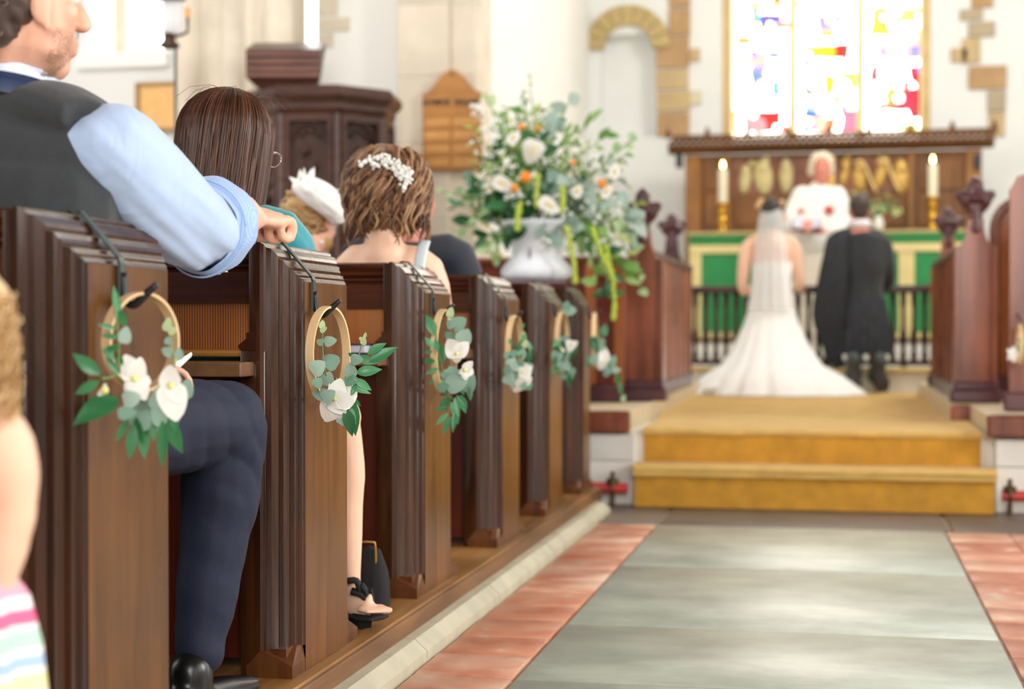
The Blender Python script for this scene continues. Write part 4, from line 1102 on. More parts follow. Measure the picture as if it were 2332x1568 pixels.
zc1 = H + (748 - 219) * sc; zc0 = H + (748 - 260) * sc
RB = 163 * sc
octprism([(RB - .03, .95), (RB - .03, zc0)]).build('drum', W_PULPIT, t)
octprism([(RB + .0, zc0 - .05), (RB + .02, zc0 - .02), (RB + .02, zc0 + .01), (RB + .045, zc0 + .035), (RB + .06, zc0 + .05), (RB + .06, zc1 - .02), (RB + .04, zc1), (RB - .04, zc1)]).build('cornice', W_PULPITX, t)
octprism([(RB - .03, .95), (RB + .03, .99), (RB + .03, 1.05), (RB, 1.08)]).build('base_moulding', W_PULPITX, t)
octprism([(.16, 0), (.20, .05), (.14, .12), (.13, .6), (.2, .8), (RB, .96)]).build('pedestal', W_PULPIT, t)
ov = octa(RB - .005); z0, z1 = 1.08, zc0 - .05
for k in range(8):
    v = ov[k]; b = MB(); b.lathe([(.022, z0), (.022, z1)], (v.x, v.y, 0), 8); b.build('corner_post', W_PULPITX, t)
    v2 = ov[(k + 1) % 8]; mid = (v + v2) / 2; d = (v2 - v).normalized(); nn = (mid - Vector((cx, cy, 0))).normalized(); Lh = (v2 - v).length / 2
    rot = Matrix((d, nn, Vector((0, 0, 1)))).transposed()
    # tracery: arch frame, colonnettes, cusps and carved foliage
    b = MB()
    for sg in (-1, 1): b.obox(mid + d * sg * (Lh - .035) + Vector((0, 0, (z0 + z1) / 2)), (.012, .022, (z1 - z0) / 2), rot)
    b.obox(mid + Vector((0, 0, z1 - .02)), (Lh - .02, .02, .02), rot); b.obox(mid + Vector((0, 0, z0 + .03)), (Lh - .02, .02, .03), rot)
    b.build('panel_frame', W_PULPITX, t)
    b = MB(); rA = Lh - .055; zA = z1 - .05 - rA
    arc = [mid - nn * .004 + d * (rA * math.cos(q)) + Vector((0, 0, zA + rA * 1.0 * math.sin(q))) for q in np.linspace(0, PI, 13)]
    b.tube(arc, .010, 6, up=tuple(nn))
    for q in (.6, 1.25, 1.9, 2.5): b.ell(mid + d * (rA * .62 * math.cos(q)) + Vector((0, 0, zA + rA * .62 * math.sin(q))), .014, None, 8, 6)
    for j in range(7): b.ell(mid + d * R.uniform(-.03, .03) + Vector((0, 0, zA - .05 - j * .09)), (.028, .018, .03), rot, 8, 6)
    b.build('carved_tracery', W_PULPIT, t)['kind'] = 'stuff'
# book rest
br = P(645, 144, 8.95); sc2 = 9.0 / F
t = thing('book_rest', 'brown wooden book rest standing on the pulpit edge', 'lectern', (br.x, br.y, zc1))
fwd = Vector((CAMF.x, CAMF.y, 0)).normalized(); rgt = Vector((fwd.y, -fwd.x, 0)); rot = Matrix((rgt, fwd, Vector((0, 0, 1)))).transposed()
b = MB(); hw = 85 * sc2; hz = 32 * sc2
b.add([br + rgt * x + fwd * y + Vector((0, 0, z)) for x, y, z in ((-hw, 0, -hz), (hw, 0, -hz), (hw, 0, hz), (-hw, 0, hz), (-hw, .30, hz + .09), (hw, .30, hz + .09), (hw - .05, .26, -hz - .04), (-hw + .05, .26, -hz - .04), (-hw + .05, .03, -hz - .045), (hw - .05, .03, -hz - .045))],
      [(0, 1, 2, 3), (3, 2, 5, 4), (4, 5, 6, 7), (0, 3, 4, 7), (1, 6, 5, 2), (0, 8, 9, 1), (8, 7, 6, 9), (0, 7, 8), (1, 9, 6)])
b.build('box', W_PULPITX, t)
for zz in (.62, .1, -.42, -.85):
    b = MB(); b.obox(br - fwd * .006 + Vector((0, 0, hz * zz)), (hw * .97, .008, hz * .13), rot); b.build('moulding', wood('rest_moulding', '6a3e34', '8a5a4c', 'x', .35, 20, .5, 12), t)
MB().lathe([(.06, zc1 + .002), (.06, zc1 + .02), (.032, zc1 + .04), (.03, br.z - hz - .03)], (br.x + fwd.x * .14, br.y + fwd.y * .14, 0), 14).build('post', W_PULPIT, t, auto=40)
# hymn board on the pilaster
YH = YN - .26
a = PY(962, 388, YH); c = PY(1096, 210, YH); tp = PY(1028, 158, YH).z
t = thing('hymn_board', 'arched pine hymn board on the stone pilaster', 'sign', ((a.x + c.x) / 2, YH, a.z))
pts = [(a.x, a.z), (c.x, a.z), (c.x, c.z)]
mx_ = (a.x + c.x) / 2; W2 = (c.x - a.x) / 2
for k in range(1, 12):
    q = k / 12; x = c.x - 2 * W2 * q; u = abs(x - mx_) / W2
    pts.append((x, c.z + (tp - c.z) * (.5 + .5 * math.cos(PI * min(1, u * 1.02))) ** .9))
pts.append((a.x, c.z))
MB().prism([(x, YH, z) for x, z in pts], (0, .035, 0)).build('board', W_PINED, t)
rows = 4; ztop_ = PY(1028, 262, YH).z; rh = (ztop_ - a.z - .01) / rows
for r_ in range(rows):
    for cc_ in range(2):
        x0 = a.x + .02 + cc_ * (W2 - .008); x1 = x0 + W2 - .03
        z0 = a.z + .012 + r_ * rh
        MB().box((x0, YH - .004, z0 + .014), (x1, YH + .002, z0 + rh - .008)).build('number_panel', W_PINE, t)
for r_ in range(rows + 1):
    z0 = a.z + .008 + r_ * rh; b = MB(); b.box((a.x + .01, YH - .014, z0 - .006), (c.x - .01, YH, z0 + .008), .002); b.build('rail', W_PINED, t)
b = MB(); b.box((mx_ - .012, YH - .012, a.z), (mx_ + .012, YH, ztop_ + .02), .002); b.build('stile', W_PINED, t)
def text(s, loc, size, m, parent, name='lettering', rz=0):
    cu = bpy.data.curves.new(name, 'FONT'); cu.body = s; cu.size = size; cu.extrude = .001; cu.offset = .0015; cu.align_x = 'CENTER'; cu.align_y = 'CENTER'
    o = bpy.data.objects.new('tmp', cu); C.objects.link(o); dg = bpy.context.evaluated_depsgraph_get(); me = bpy.data.meshes.new_from_object(o.evaluated_get(dg))
    bpy.data.objects.remove(o); me.materials.clear(); me.materials.append(m)
    M = Matrix.Translation(Vector(loc)) @ Matrix.Rotation(rz, 4, 'Z') @ Matrix.Rotation(PI / 2, 4, 'X')
    me.transform(M); return link(name, me, parent)
INK = mat('dark_lettering', '3c342c', .6)
zl_ = PY(1028, 234, YH).z
text('HYMNS', (mx_ - W2 * .52, YH - .003, zl_ + .004), .052, INK, t); text('PSALMS', (mx_ + W2 * .50, YH - .003, zl_), .045, INK, t)
MB().lathe([(.012, 0), (.012, .004)], (mx_, YH - .006, tp - .03), 10).build('hanging_hole', INK, t)
# notice board
a = PY(316, 294, YN - .04); c = PY(412, 192, YN - .04)
t = thing('notice_board', 'orange cork notice board on the white aisle wall left of the stone pier', 'board', ((a.x + c.x) / 2, YN - .03, a.z))
MB().box((a.x, YN - .04, a.z), (c.x + .1, YN - .002, c.z)).build('cork', mat('cork_orange', 'f8c884', .8, var=.06, vscale=20), t)
b = MB()
for q in (((a.x - .02, a.z - .02), (c.x + .12, a.z + .005)), ((a.x - .02, c.z - .005), (c.x + .12, c.z + .02)), ((a.x - .02, a.z), (a.x + .008, c.z)), ((c.x + .092, a.z), (c.x + .12, c.z))):
    b.box((q[0][0], YN - .055, q[0][1]), (q[1][0], YN - .002, q[1][1]))
b.build('frame', mat('board_frame', 'b08a58', .5), t)
# lantern on a thin pole
lp = P(400, 300, 8.2); sc = 8.2 / F
def LZ(py): return H + (748 - py) * sc
t = thing('pole_lantern', 'glass lantern on a thin dark pole before the aisle window', 'lantern', (lp.x, lp.y, 0))
MB().tube([(lp.x, lp.y, 0), (lp.x, lp.y, LZ(100))], .008, 8).build('pole', BLACKM, t)
MB().lathe([(.10, 0), (.11, .02), (.05, .05), (.02, .07)], (lp.x, lp.y, 0), 16).build('base', BLACKM, t)
q = lp + rgt * (-14 * sc)
MB().lathe([(.02, LZ(112)), (.052, LZ(108)), (.052, LZ(102)), (.03, LZ(92)), (.028, LZ(76))], (q.x, q.y, 0), 16).build('lamp_foot', mat('lantern_bronze', '4a382c', .4, .4), t, smooth=True)
GL = mat('clear_glass', 'f8fbff', .05); GL.node_tree.nodes['Principled BSDF'].inputs['Alpha'].default_value = .3
for dx, rr_ in ((-26, .04), (-8, .044), (10, .04), (22, .03)):
    v = q + rgt * (dx * sc); MB().lathe([(rr_ * .5, LZ(80)), (rr_, LZ(72)), (rr_, LZ(8)), (rr_ * .6, LZ(0))], (v.x, v.y, 0), 14).build('glass_chimney', GL, t, smooth=True)
b = MB(); b.lathe([(.09, LZ(-2)), (.075, LZ(-8)), (.02, LZ(-26)), (.012, LZ(-60))], (q.x, q.y, 0), 16); b.build('cap', mat('lantern_bronze', '4a382c'), t, smooth=True)
v = lp + rgt * (28 * sc)
b = MB(); b.tube([(q.x, q.y, LZ(90)), (v.x, v.y, LZ(74)), (v.x, v.y, LZ(40))], .008, 6); b.build('arm', BLACKM, t)
MB().lathe([(.012, LZ(40)), (.012, LZ(18))], (v.x, v.y, 0), 10).build('candle_stub', mat('amber_wax', 'e8a030', .4), t)

# ================================================================== URN AND FLOWERS
zu = 8.0
uc = P(1222, 640, zu); us = zu / F
zb_ = uc.z
t = thing('plinth', 'reddish wooden plinth on the chancel floor, under the stone urn', 'pedestal', (uc.x, uc.y, .438))
b = MB(); b.box((uc.x - .15, uc.y - .15, .438), (uc.x + .15, uc.y + .15, zb_ - .035), .01); b.build('shaft', W_STALL, t)
b = MB(); b.box((uc.x - .19, uc.y - .19, zb_ - .035), (uc.x + .19, uc.y + .19, zb_ - .002), .01); b.build('top_slab', W_STALLD, t)
URN = mat('urn_grey_white', 'e6eaf2', .6, bump=.2, bscale=30, var=.06)
t = thing('urn', 'pale grey fluted urn holding the large flower arrangement', 'urn', (uc.x, uc.y, zb_))
hU = (640 - 505) * us; prof = [(62, 0), (74, 6), (79, 18), (76, 30), (66, 42), (58, 52), (56, 60), (58, 80), (66, 104), (78, 124), (88, 132), (86, 136), (70, 134), (50, 110)]
b = MB(); n = 40; vs = []; fs = []
for i, (r_, z_) in enumerate(prof):
    for k in range(n):
        qq = 2 * PI * k / n; fl_ = 1 + (.045 * abs(math.sin(qq * 7)) if 0 < i < 5 else .0) + (.03 * math.cos(qq * 8) if i in (9, 10, 11) else 0)
        vs.append((uc.x + r_ * us * fl_ * math.cos(qq), uc.y + r_ * us * fl_ * math.sin(qq), zb_ + z_ * us))
for i in range(len(prof) - 1):
    for k in range(n): k2 = (k + 1) % n; fs.append((i * n + k, i * n + k2, (i + 1) * n + k2, (i + 1) * n + k))
fs.append(tuple(range(n))); b.add(vs, fs); b.build('bowl', URN, t, smooth=True)
for k in range(14):
    qq = 2 * PI * (k + .5) / 14
    v = Vector((uc.x + 76 * us * math.cos(qq), uc.y + 76 * us * math.sin(qq), zb_ + 20 * us))
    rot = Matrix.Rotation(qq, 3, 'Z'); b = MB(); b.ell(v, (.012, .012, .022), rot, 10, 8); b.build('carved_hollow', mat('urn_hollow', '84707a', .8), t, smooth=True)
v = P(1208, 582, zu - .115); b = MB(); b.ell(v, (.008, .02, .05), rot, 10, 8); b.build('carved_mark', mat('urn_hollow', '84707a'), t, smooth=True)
t = thing('flower_arrangement', 'big loose arrangement of white anthuriums, orange roses and trailing greenery in the urn', 'flowers', (uc.x, uc.y, zb_ + hU))
mouth = Vector((uc.x, uc.y, zb_ + hU - .02))
STEM = mat('stem_green', '6f8f52', .5)
rf = random.Random(21)
def q3(px, py, dz=0): return P(px, py, zu + dz)
stemsL = [((1205, 165), 'yel', .0), ((1195, 235), 'green', .1), ((1105, 215), 'pale', .1), ((1300, 222), 'eucl', .05), ((1075, 285), 'yel', -.05), ((1135, 260), 'pale', .05), ((1050, 400), 'eucl', -.1), ((1002, 435), 'pale', 0), ((1085, 430), 'dark', -.15),
 ((1345, 270), 'green', 0), ((1445, 315), 'pale', .05), ((1430, 350), 'green', 0), ((1385, 300), 'green', .1), ((1400, 390), 'eucl', -.05), ((1460, 460), 'yel', 0), ((1440, 500), 'eucl', -.1), ((1120, 340), 'dark', -.1), ((1160, 300), 'green', -.1), ((1250, 280), 'eucl', -.1), ((1225, 320), 'dark', -.15), ((1290, 300), 'green', -.1),
 ((1070, 500), 'dark', -.1), ((1100, 545), 'dark', -.15), ((1040, 470), 'lance', 0), ((1120, 580), 'yel', -.15), ((1180, 400), 'green', -.2), ((1290, 400), 'eucl', -.2), ((1340, 430), 'eucl', -.2), ((1150, 470), 'dark', -.2), ((1240, 440), 'dark', -.22), ((1380, 460), 'eucl', -.2), ((1330, 340), 'pale', -.1),
 ((1250, 540), 'eucl', -.22), ((1310, 520), 'eucl', -.22), ((1200, 520), 'dark', -.2), ((1375, 540), 'green', -.2)]
hangL = [((1330, 500), (1400, 560), (1425, 640), 'green'), ((1350, 480), (1430, 530), (1460, 670), 'pale'), ((1300, 530), (1340, 560), (1360, 650), 'green'), ((1360, 500), (1390, 580), (1395, 640), 'yel'), ((1380, 470), (1440, 490), (1450, 560), 'eucl'), ((1150, 530), (1110, 560), (1135, 590), 'pale'), ((1320, 520), (1375, 600), (1385, 680), 'dark'), ((1340, 470), (1410, 540), (1440, 610), 'yel'), ((1130, 480), (1060, 520), (1040, 560), 'pale')]
allst = []
for (tip, key, dz) in stemsL:
    e = q3(tip[0], tip[1], dz + rf.uniform(-.05, .05)); mid = mouth.lerp(e, .5) + Vector((0, 0, .04)) + Vector((rf.uniform(-.03, .03), rf.uniform(-.03, .03), 0))
    allst.append(([mouth, mid, e], key, 7))
for (a_, m_, e_, key) in hangL:
    allst.append(([mouth, q3(*a_, -.12), q3(*m_, -.14), q3(*e_, -.12)], key, 9))
for pts, key, nl in allst:
    pp, _ = catmull([Vector(p) for p in pts], [(1, 1)] * len(pts), 6)
    MB().tube(pp, .0035, 5).build('stem', STEM, t, smooth=True)
    for k in range(nl):
        f_ = .35 + .65 * (k + .5) / nl
        i = min(int(f_ * (len(pp) - 1)), len(pp) - 2); p = pp[i].lerp(pp[i + 1], f_ * (len(pp) - 1) - i); d = (pp[i + 1] - pp[i]).normalized()
        side = Vector((rf.uniform(-1, 1), rf.uniform(-.8, .8), rf.uniform(-.7, .7))).normalized()
        ln = {'lance': .085, 'eucl': .075, 'dark': .10, 'green': .085, 'pale': .05, 'yel': .07}[key] * rf.uniform(.75, 1.3)
        put_leaf(key, p, p + (d * .6 + side).normalized() * ln, t, 'leaf', .8, 1.15)
# sprays of tiny white florets, uncountable
b = MB()
for (px, py, rr_) in ((1120, 340, 40), (1145, 400, 45), (1300, 330, 40), (1210, 270, 30), (1330, 350, 34), (1090, 430, 34), (1260, 370, 30), (1370, 400, 30), (1110, 300, 30), (1200, 215, 18), (1090, 250, 18), (1400, 480, 26), (1240, 560, 22), (1170, 450, 30), (1280, 480, 26), (1340, 480, 26)):
    for k in range(26):
        v = q3(px + rf.gauss(0, rr_ * .5), py + rf.gauss(0, rr_ * .5), rf.uniform(-.25, .1)); b.ell(v, rf.uniform(.005, .011), None, 6, 4)
o_ = b.build('floret_spray', mat('floret_white', 'f6f6ee', .6), t, smooth=True); o_['kind'] = 'stuff'
b = MB()
for (px, py, rr_) in ((1150, 380, 90), (1260, 400, 100), (1350, 430, 70), (1120, 480, 60), (1200, 300, 60), (1300, 480, 80)):
    for k in range(210):
        v = q3(px + rf.gauss(0, rr_ * .45), py + rf.gauss(0, rr_ * .4), rf.uniform(-.12, .2)); d = Vector((rf.uniform(-1, 1), rf.uniform(-1, 1), rf.uniform(-.6, 1))).normalized() * rf.uniform(.04, .09)
        s_ = d.cross(Vector((rf.uniform(-1, 1), rf.uniform(-1, 1), 1))).normalized() * rf.uniform(.006, .014)
        b.k = rf.randrange(3); b.add([v, v + d * .5 + s_, v + d, v + d * .5 - s_], [(0, 1, 2, 3)])
o_ = b.build('foliage_filler', [leafmat('leaf_mid_green', '', ''), G_DARK, G_YEL], t); o_['kind'] = 'stuff'
# anthuriums, roses, tassels
for (px, py, ang, sz) in ((1212, 345, -1.9, .075), (1252, 468, -.6, .072), (1146, 418, -.35, .065), (1170, 312, 1.0, .05), (1382, 435, .9, .045), (1400, 388, 1.4, .05), (1315, 435, .9, .04), (1318, 640 - 210, 1, .03)):
    c_ = q3(px, py, -.26); fr_ = Vector((math.cos(ang), 0, math.sin(ang)))
    a_ = c_ - rgt * (sz * .8 * math.cos(ang)) - Vector((0, 0, sz * .8 * math.sin(ang))); e_ = c_ + rgt * (sz * .8 * math.cos(ang)) + Vector((0, 0, sz * .8 * math.sin(ang)))
    o_ = put_leaf('petal', a_, e_, t, 'anthurium', .25, .95)
    b = MB(); st = a_.lerp(e_, .3) - fwd * .01; b.tube([st, st + (e_ - a_) * .35 - fwd * .03], [.006, .004], 8); b.build('spadix', mat('spadix_yellow', 'e8c840', .5), t, smooth=True)
for (px, py, rr_) in ((1197, 403, .026), (1173, 428, .018), (1188, 288, .016), (1372, 418, .02), (1305, 370, .014), (1225, 292, .012)):
    c_ = q3(px, py, -.27); b = MB(); b.ell(c_, rr_, None, 12, 8)
    for k in range(6): qq = k * PI / 3; b.ell(c_ + Vector((rr_ * .5 * math.cos(qq), -.004, rr_ * .5 * math.sin(qq))), rr_ * .62, None, 8, 6)
    b.build('orange_rose', mat('rose_orange', 'f08c1c', .5), t, smooth=True)
TAS = mat('tassel_green', 'b8cc50', .8, bump=.8, bscale=120, var=.2, vscale=60)
for pts in ([(1225, 400), (1222, 440), (1224, 470)], [(1292, 520), (1302, 570), (1310, 640)], [(1380, 560), (1396, 640), (1398, 725)], [(1350, 520), (1366, 570), (1390, 620)], [(1186, 460), (1180, 490), (1178, 520)], [(1280, 430), (1282, 460), (1278, 480)]):
    P3 = [q3(x, y, -.24) for x, y in pts]; pp, _ = catmull(P3, [(1, 1)] * len(P3), 8)
    b = MB()
    for i, p in enumerate(pp): b.ell(p + Vector((rf.uniform(-.004, .004), 0, 0)), .014 * rf.uniform(.8, 1.15), None, 8, 6)
    b.build('amaranthus_tassel', TAS, t, smooth=True)

# ================================================================== PEOPLE
def q(px, py, d): return P(px, py, d)
def person(label, loc, group=None): return thing('person', label, 'person', loc, group)
def rot_from(y, z):
    y = Vector(y).normalized(); z = Vector(z); z = (z - y * z.dot(y)).normalized(); x = y.cross(z)
    return Matrix((x, y, z)).transposed()
def stripe(name, c1, c2, axis='z', scale=400, rough=.75):
    if name in MC: return MC[name]
    m, nt, b = base(name); tc = nt.nodes.new('ShaderNodeTexCoord')
    wv = nt.nodes.new('ShaderNodeTexWave'); wv.bands_direction = axis.upper(); wv.inputs['Scale'].default_value = scale
    nt.links.new(tc.outputs['Object'], wv.inputs['Vector'])
    r = nt.nodes.new('ShaderNodeValToRGB'); r.color_ramp.elements[0].color = lin(c1); r.color_ramp.elements[1].color = lin(c2)
    nt.links.new(wv.outputs[1], r.inputs[0]); nt.links.new(r.outputs[0], b.inputs['Base Color'])
    b.inputs['Roughness'].default_value = rough; b.inputs['Sheen Weight'].default_value = .2
    mp = nt.nodes.new('ShaderNodeMapping'); mp.inputs['Rotation'].default_value = (.3, .5, .6); mp.inputs['Scale'].default_value = (5, 20, 5)
    nz = nt.nodes.new('ShaderNodeTexNoise'); nz.inputs['Scale'].default_value = 1; nz.inputs['Detail'].default_value = 3; nz.inputs['Distortion'].default_value = .8
    nt.links.new(tc.outputs['Object'], mp.inputs[0]); nt.links.new(mp.outputs[0], nz.inputs['Vector'])
    bp = nt.nodes.new('ShaderNodeBump'); bp.inputs['Strength'].default_value = .35; bp.inputs['Distance'].default_value = .025
    nt.links.new(nz.outputs[0], bp.inputs['Height']); nt.links.new(bp.outputs[0], b.inputs['Normal'])
    MC[name] = m; return m
SHIRT = stripe('blue_striped_cotton', 'abc5ec', 'bfd3f2', 'z', 90)
VEST = mat('charcoal_wool', '34383c', .85, bump=.3, bscale=500, var=.08, vscale=60, sheen=.2)
VESTBACK = mat('navy_satin', '1f3458', .4)
NAVY = mat('navy_suiting', '0f1832', .75, bump=.15, bscale=300, var=.08, vscale=10)
TEAL = mat('teal_chiffon', '0c8f9c', .5, sheen=.3, var=.08, vscale=9)
HB = [mat('hair_brown_a', '482c20', .38), mat('hair_brown_b', '5a3828', .38), mat('hair_brown_c', '744a34', .36), mat('hair_brown_d', '442a1e', .4)]
HM = [mat('hair_grey_brown_a', '4a3c36', .45), mat('hair_grey_brown_b', '6a584e', .45), mat('hair_grey_brown_c', '352a26', .45)]
HC = [mat('hair_tawny_a', '6e4a30', .42), mat('hair_tawny_b', '8e6544', .42), mat('hair_tawny_c', 'a98460', .42), mat('hair_tawny_d', '533424', .45)]
HY = [mat('hair_blond_a', 'c79f68', .42), mat('hair_blond_b', 'dcbc8c', .42), mat('hair_blond_c', 'a87e4a', .45)]
HW = [mat('hair_white_a', 'e8dcc0', .6), mat('hair_white_b', 'f2ead8', .6)]
HD = [mat('hair_dark_a', '2e2420', .5), mat('hair_dark_b', '443630', .5)]

# ---- man in waistcoat
SZ = .522
yaw = -.70; M = frame(yaw, -.02)
nose_p = q(200, 60, 2.70); HS = 1.13
hc = nose_p - M @ Vector((0, .115, -.03)) * HS
MT = frame(-.25)
shR = q(222, 305, 2.60); rt = MT @ Vector((1, 0, 0)); ft = MT @ Vector((0, 1, 0)); UP = Vector((0, 0, 1))
shL = shR - rt * .37; neck = (shR + shL) / 2 + Vector((0, 0, .085)) + ft * .0
pel = Vector((neck.x - .0, neck.y - .03, SZ + .10))
hipR = pel + rt * .095; hipL = pel - rt * .095
pz = lambda v, z: Vector((v.x, v.y, z))
chest = pz(neck, shR.z - .10); waist = pz(neck.lerp(pel, .6), SZ + .25)
t = person('man in charcoal waistcoat and blue shirt, arm stretched along the pew top', (pel.x, pel.y, SZ))
el = q(432, 515, 2.86); wr = q(544, 490, 3.05)
RM = rot_from((.22, .97, .02), (.25, -.16, .95))
body = head_prims(hc, M, HS, ears=False) + [('e', hc + M @ Vector((k_ * .082, .016, -.028)), (.011, .020, .034), M) for k_ in (-1, 1)] + [('e', hc + M @ Vector((k_ * .083, .024, -.056)), (.007, .009, .014), M) for k_ in (-1, 1)] + [('e', hc + M @ Vector((.028, .045, -.088)), (.034, .034, .024), M), ('e', hc + M @ Vector((-.028, .045, -.088)), (.034, .034, .024), M), ('e', hc + M @ Vector((0, .062, -.108)), (.036, .034, .026), M), ('t', [hc + M @ Vector((0, -.03, -.04)), neck + Vector((0, 0, .02)), neck - Vector((0, 0, .06))], [.066, .068, .08]),
    ('t', [pel, waist, chest, neck - UP * .07], [(.13, .09), (.12, .085), (.15, .09), (.09, .07)], tuple(ft)),
    ('t', [neck - UP * .10, shR - UP * .03, q(345, 430, 2.74), el], [.04, .042, .045, .042]), ('t', [el, el.lerp(wr, .35), wr], [.055, .066, (.050, .044)], (0, 0, 1)),
    ('t', [neck - UP * .08, shL, shL + Vector((-.03, .06, -.26))], [.05, .05, .04]), ]
body += [('t', [wr, wr + RM @ Vector((0, .03, 0))], [(.048, .042), (.044, .030)], tuple(RM.col[2]))]
body += hand_prims(wr + RM @ Vector((0, .006, 0)), RM, 1.5, 1.3, -1)
# left forearm resting on the thigh
eL = shL + Vector((-.03, .06, -.26)); wL = q(352, 838, 2.80)
LM2 = rot_from((.75, .65, .0), (0, 0, 1))
body += [('t', [eL, eL.lerp(wL, .5), wL], [.042, .038, .027])] + hand_prims(wL - Vector((.04, .03, 0)), LM2, .45, .8, 1)
blob('body', body, SKIN, t, .0055, 3)
eyes(hc, M, t, HS)
# stubble on the jaw
rs = random.Random(4); b = MB()
for k in range(2600):
    a = rs.uniform(-1.0, 1.3); el_ = rs.uniform(-1.15, -.05)
    v = Vector((.064 * math.sin(a + .2) * math.cos(el_) * 1.0, .03 + .066 * math.cos(a + .2) * math.cos(el_), -.035 + .088 * math.sin(el_)))
    if v.y < .0 or (v.z > -.05 and v.y < .06): continue
    n_ = (v - Vector((0, .028, -.03))).normalized(); p = hc + M @ (v * 1.005 * HS)
    d = (M @ (n_ * .6 + Vector((0, .1, -.7)))).normalized() * .0045; s_ = d.cross(M @ n_).normalized() * .0004
    b.add([p - s_, p + s_, p + d], [(0, 1, 2)])
o_ = b.build('stubble', mat('stubble_brown', '8a6a50', .7), t); o_['kind'] = 'stuff'
# hair: loose curls on the back and side of the head
hb = [('e', hc + M @ Vector((0, -.028, .052)), (.090, .102, .098), M), ('e', hc + M @ Vector((0, -.072, -.01)), (.074, .054, .078), M)]
hb += [('e', hc + M @ Vector((.048, -.030, -.012)), (.046, .048, .062), M), ('e', hc + M @ Vector((.034, -.045, -.06)), (.040, .045, .040), M)]
hobj = blob('hair', hb, HM[0], t, .008, 3, folds(.006, (0, 0, 1), 40, 40))
paths = []
for k in range(620):
    a = rs.uniform(-2.6, .1 - .45); a = rs.uniform(PI * .5 + .25, PI * 1.5 - .25) if k % 5 else rs.uniform(0, 2 * PI)
    z0 = rs.uniform(-.09, .12)
    base_ = Vector((.090 * math.cos(a), .104 * math.sin(a) - .025, z0))
    if base_.y > .02 and z0 < .06: continue
    if base_.x > .03 and base_.y > -.012 and z0 < .02: continue
    if abs(z0) > .04: f_ = math.sqrt(max(.05, 1 - ((z0 - .03) / .12) ** 2)); base_.x *= f_; base_.y *= f_
    p = hc + M @ base_; out = (M @ Vector((base_.x, base_.y, 0))).normalized(); ph = rs.uniform(0, 6.28); rr_ = rs.uniform(.006, .013); L = rs.uniform(.03, .06)
    tang = out.cross(UP)
    paths.append([p + out * (.003 + .006 * s_ / 10 + rr_ * .5 * math.cos(ph + s_ * .9)) - UP * (L * s_ / 10) + tang * (rr_ * math.sin(ph + s_ * .9)) for s_ in range(11)])
o_ = strands('hair_curls', paths, .0022, HM, t, 4); o_['kind'] = 'stuff'
# shirt: torso, sleeve and collar
fo = folds(.007, (1, .2, .5), 16, 5)
fo2 = folds(.008, (.6, .2, .7), 26, 7)
def sleeve_disp(p):
    e = max(0, 1 - (p - el).length / .22)
    return fo(p) * .5 + fo2(p) * (.5 + 1.0 * e)
cf = (wr - el).normalized()
cuff_c = q(470, 512, 2.93)
slv = [('t', [q(262, 338, 2.62), q(335, 420, 2.70), q(398, 482, 2.80), q(438, 516, 2.87), cuff_c], [(.078, .080), (.078, .086), (.077, .084), (.077, .080), (.078, .078)]),
       ('t', [shR - rt * .06 - UP * .03, q(262, 345, 2.62)], [.06, .07]),
       ('t', [pel + UP * .02, waist, chest, neck - UP * .08], [(.165, .115), (.155, .11), (.165, .11), (.09, .08)], tuple(ft)),
       ('t', [neck - UP * .09, shL, eL], [.055, .07, .055]), ('t', [eL, wL - Vector((.08, .07, 0))], [.055, .045])]
blob('shirt', slv, SHIRT, t, .0065, 8, sleeve_disp)
# rolled cuff: a thick open band round the forearm
axis = cf; side = axis.cross(UP).normalized(); upv = side.cross(axis)
b = MB(); n = 56; rings = []
cprof = [(-.060, .078), (-.045, .087), (-.02, .090), (.006, .089), (.020, .084), (.024, .077), (.016, .070), (-.02, .068)]
for i, (ax, rr_) in enumerate(cprof):
    ring = []
    for k in range(n):
        qq = 2 * PI * k / n; wob = 1 + .05 * noise.noise(Vector((math.cos(qq) * 2.2, math.sin(qq) * 2.2, ax * 18 + 3)))
        sag = 1 + .03 * max(0, -math.sin(qq))
        ring.append(cuff_c + axis * (ax + .02 + .010 * math.sin(2 * qq + 1)) + (side * math.cos(qq) + upv * math.sin(qq) * sag) * rr_ * wob)
    rings += ring
b.v = rings
for i in range(len(cprof) - 1):
    for k in range(n): k2 = (k + 1) % n; b.f.append((i * n + k, i * n + k2, (i + 1) * n + k2, (i + 1) * n + k)); b.m.append(0)
b.build('rolled_cuff', stripe('blue_striped_cotton_cuff', '94b4e4', 'a9c5ec', 'x', 110), t, smooth=True)
b = MB(); seam = []
for k in range(n + 1):
    qq = 2 * PI * k / n; seam.append(cuff_c + axis * (-.03 + .010 * math.sin(2 * qq + 1)) + (side * math.cos(qq) + upv * math.sin(qq) * (1 + .03 * max(0, -math.sin(qq)))) * .090)
b.tube(seam, .0018, 6); b.build('cuff_seam', stripe('blue_striped_cotton_cuff', '', ''), t, smooth=True)
for dd in (.0, .03):
    qq = -1.35; p = cuff_c + axis * (.02 - dd) + (side * math.cos(qq) + upv * math.sin(qq) * 1.02) * .0905
    MB().lathe([(.0055, -.001), (.006, .0005), (.0045, .0015)], p, 12).build('button', mat('pearl_button', 'dfe6ee', .2), t, smooth=True)
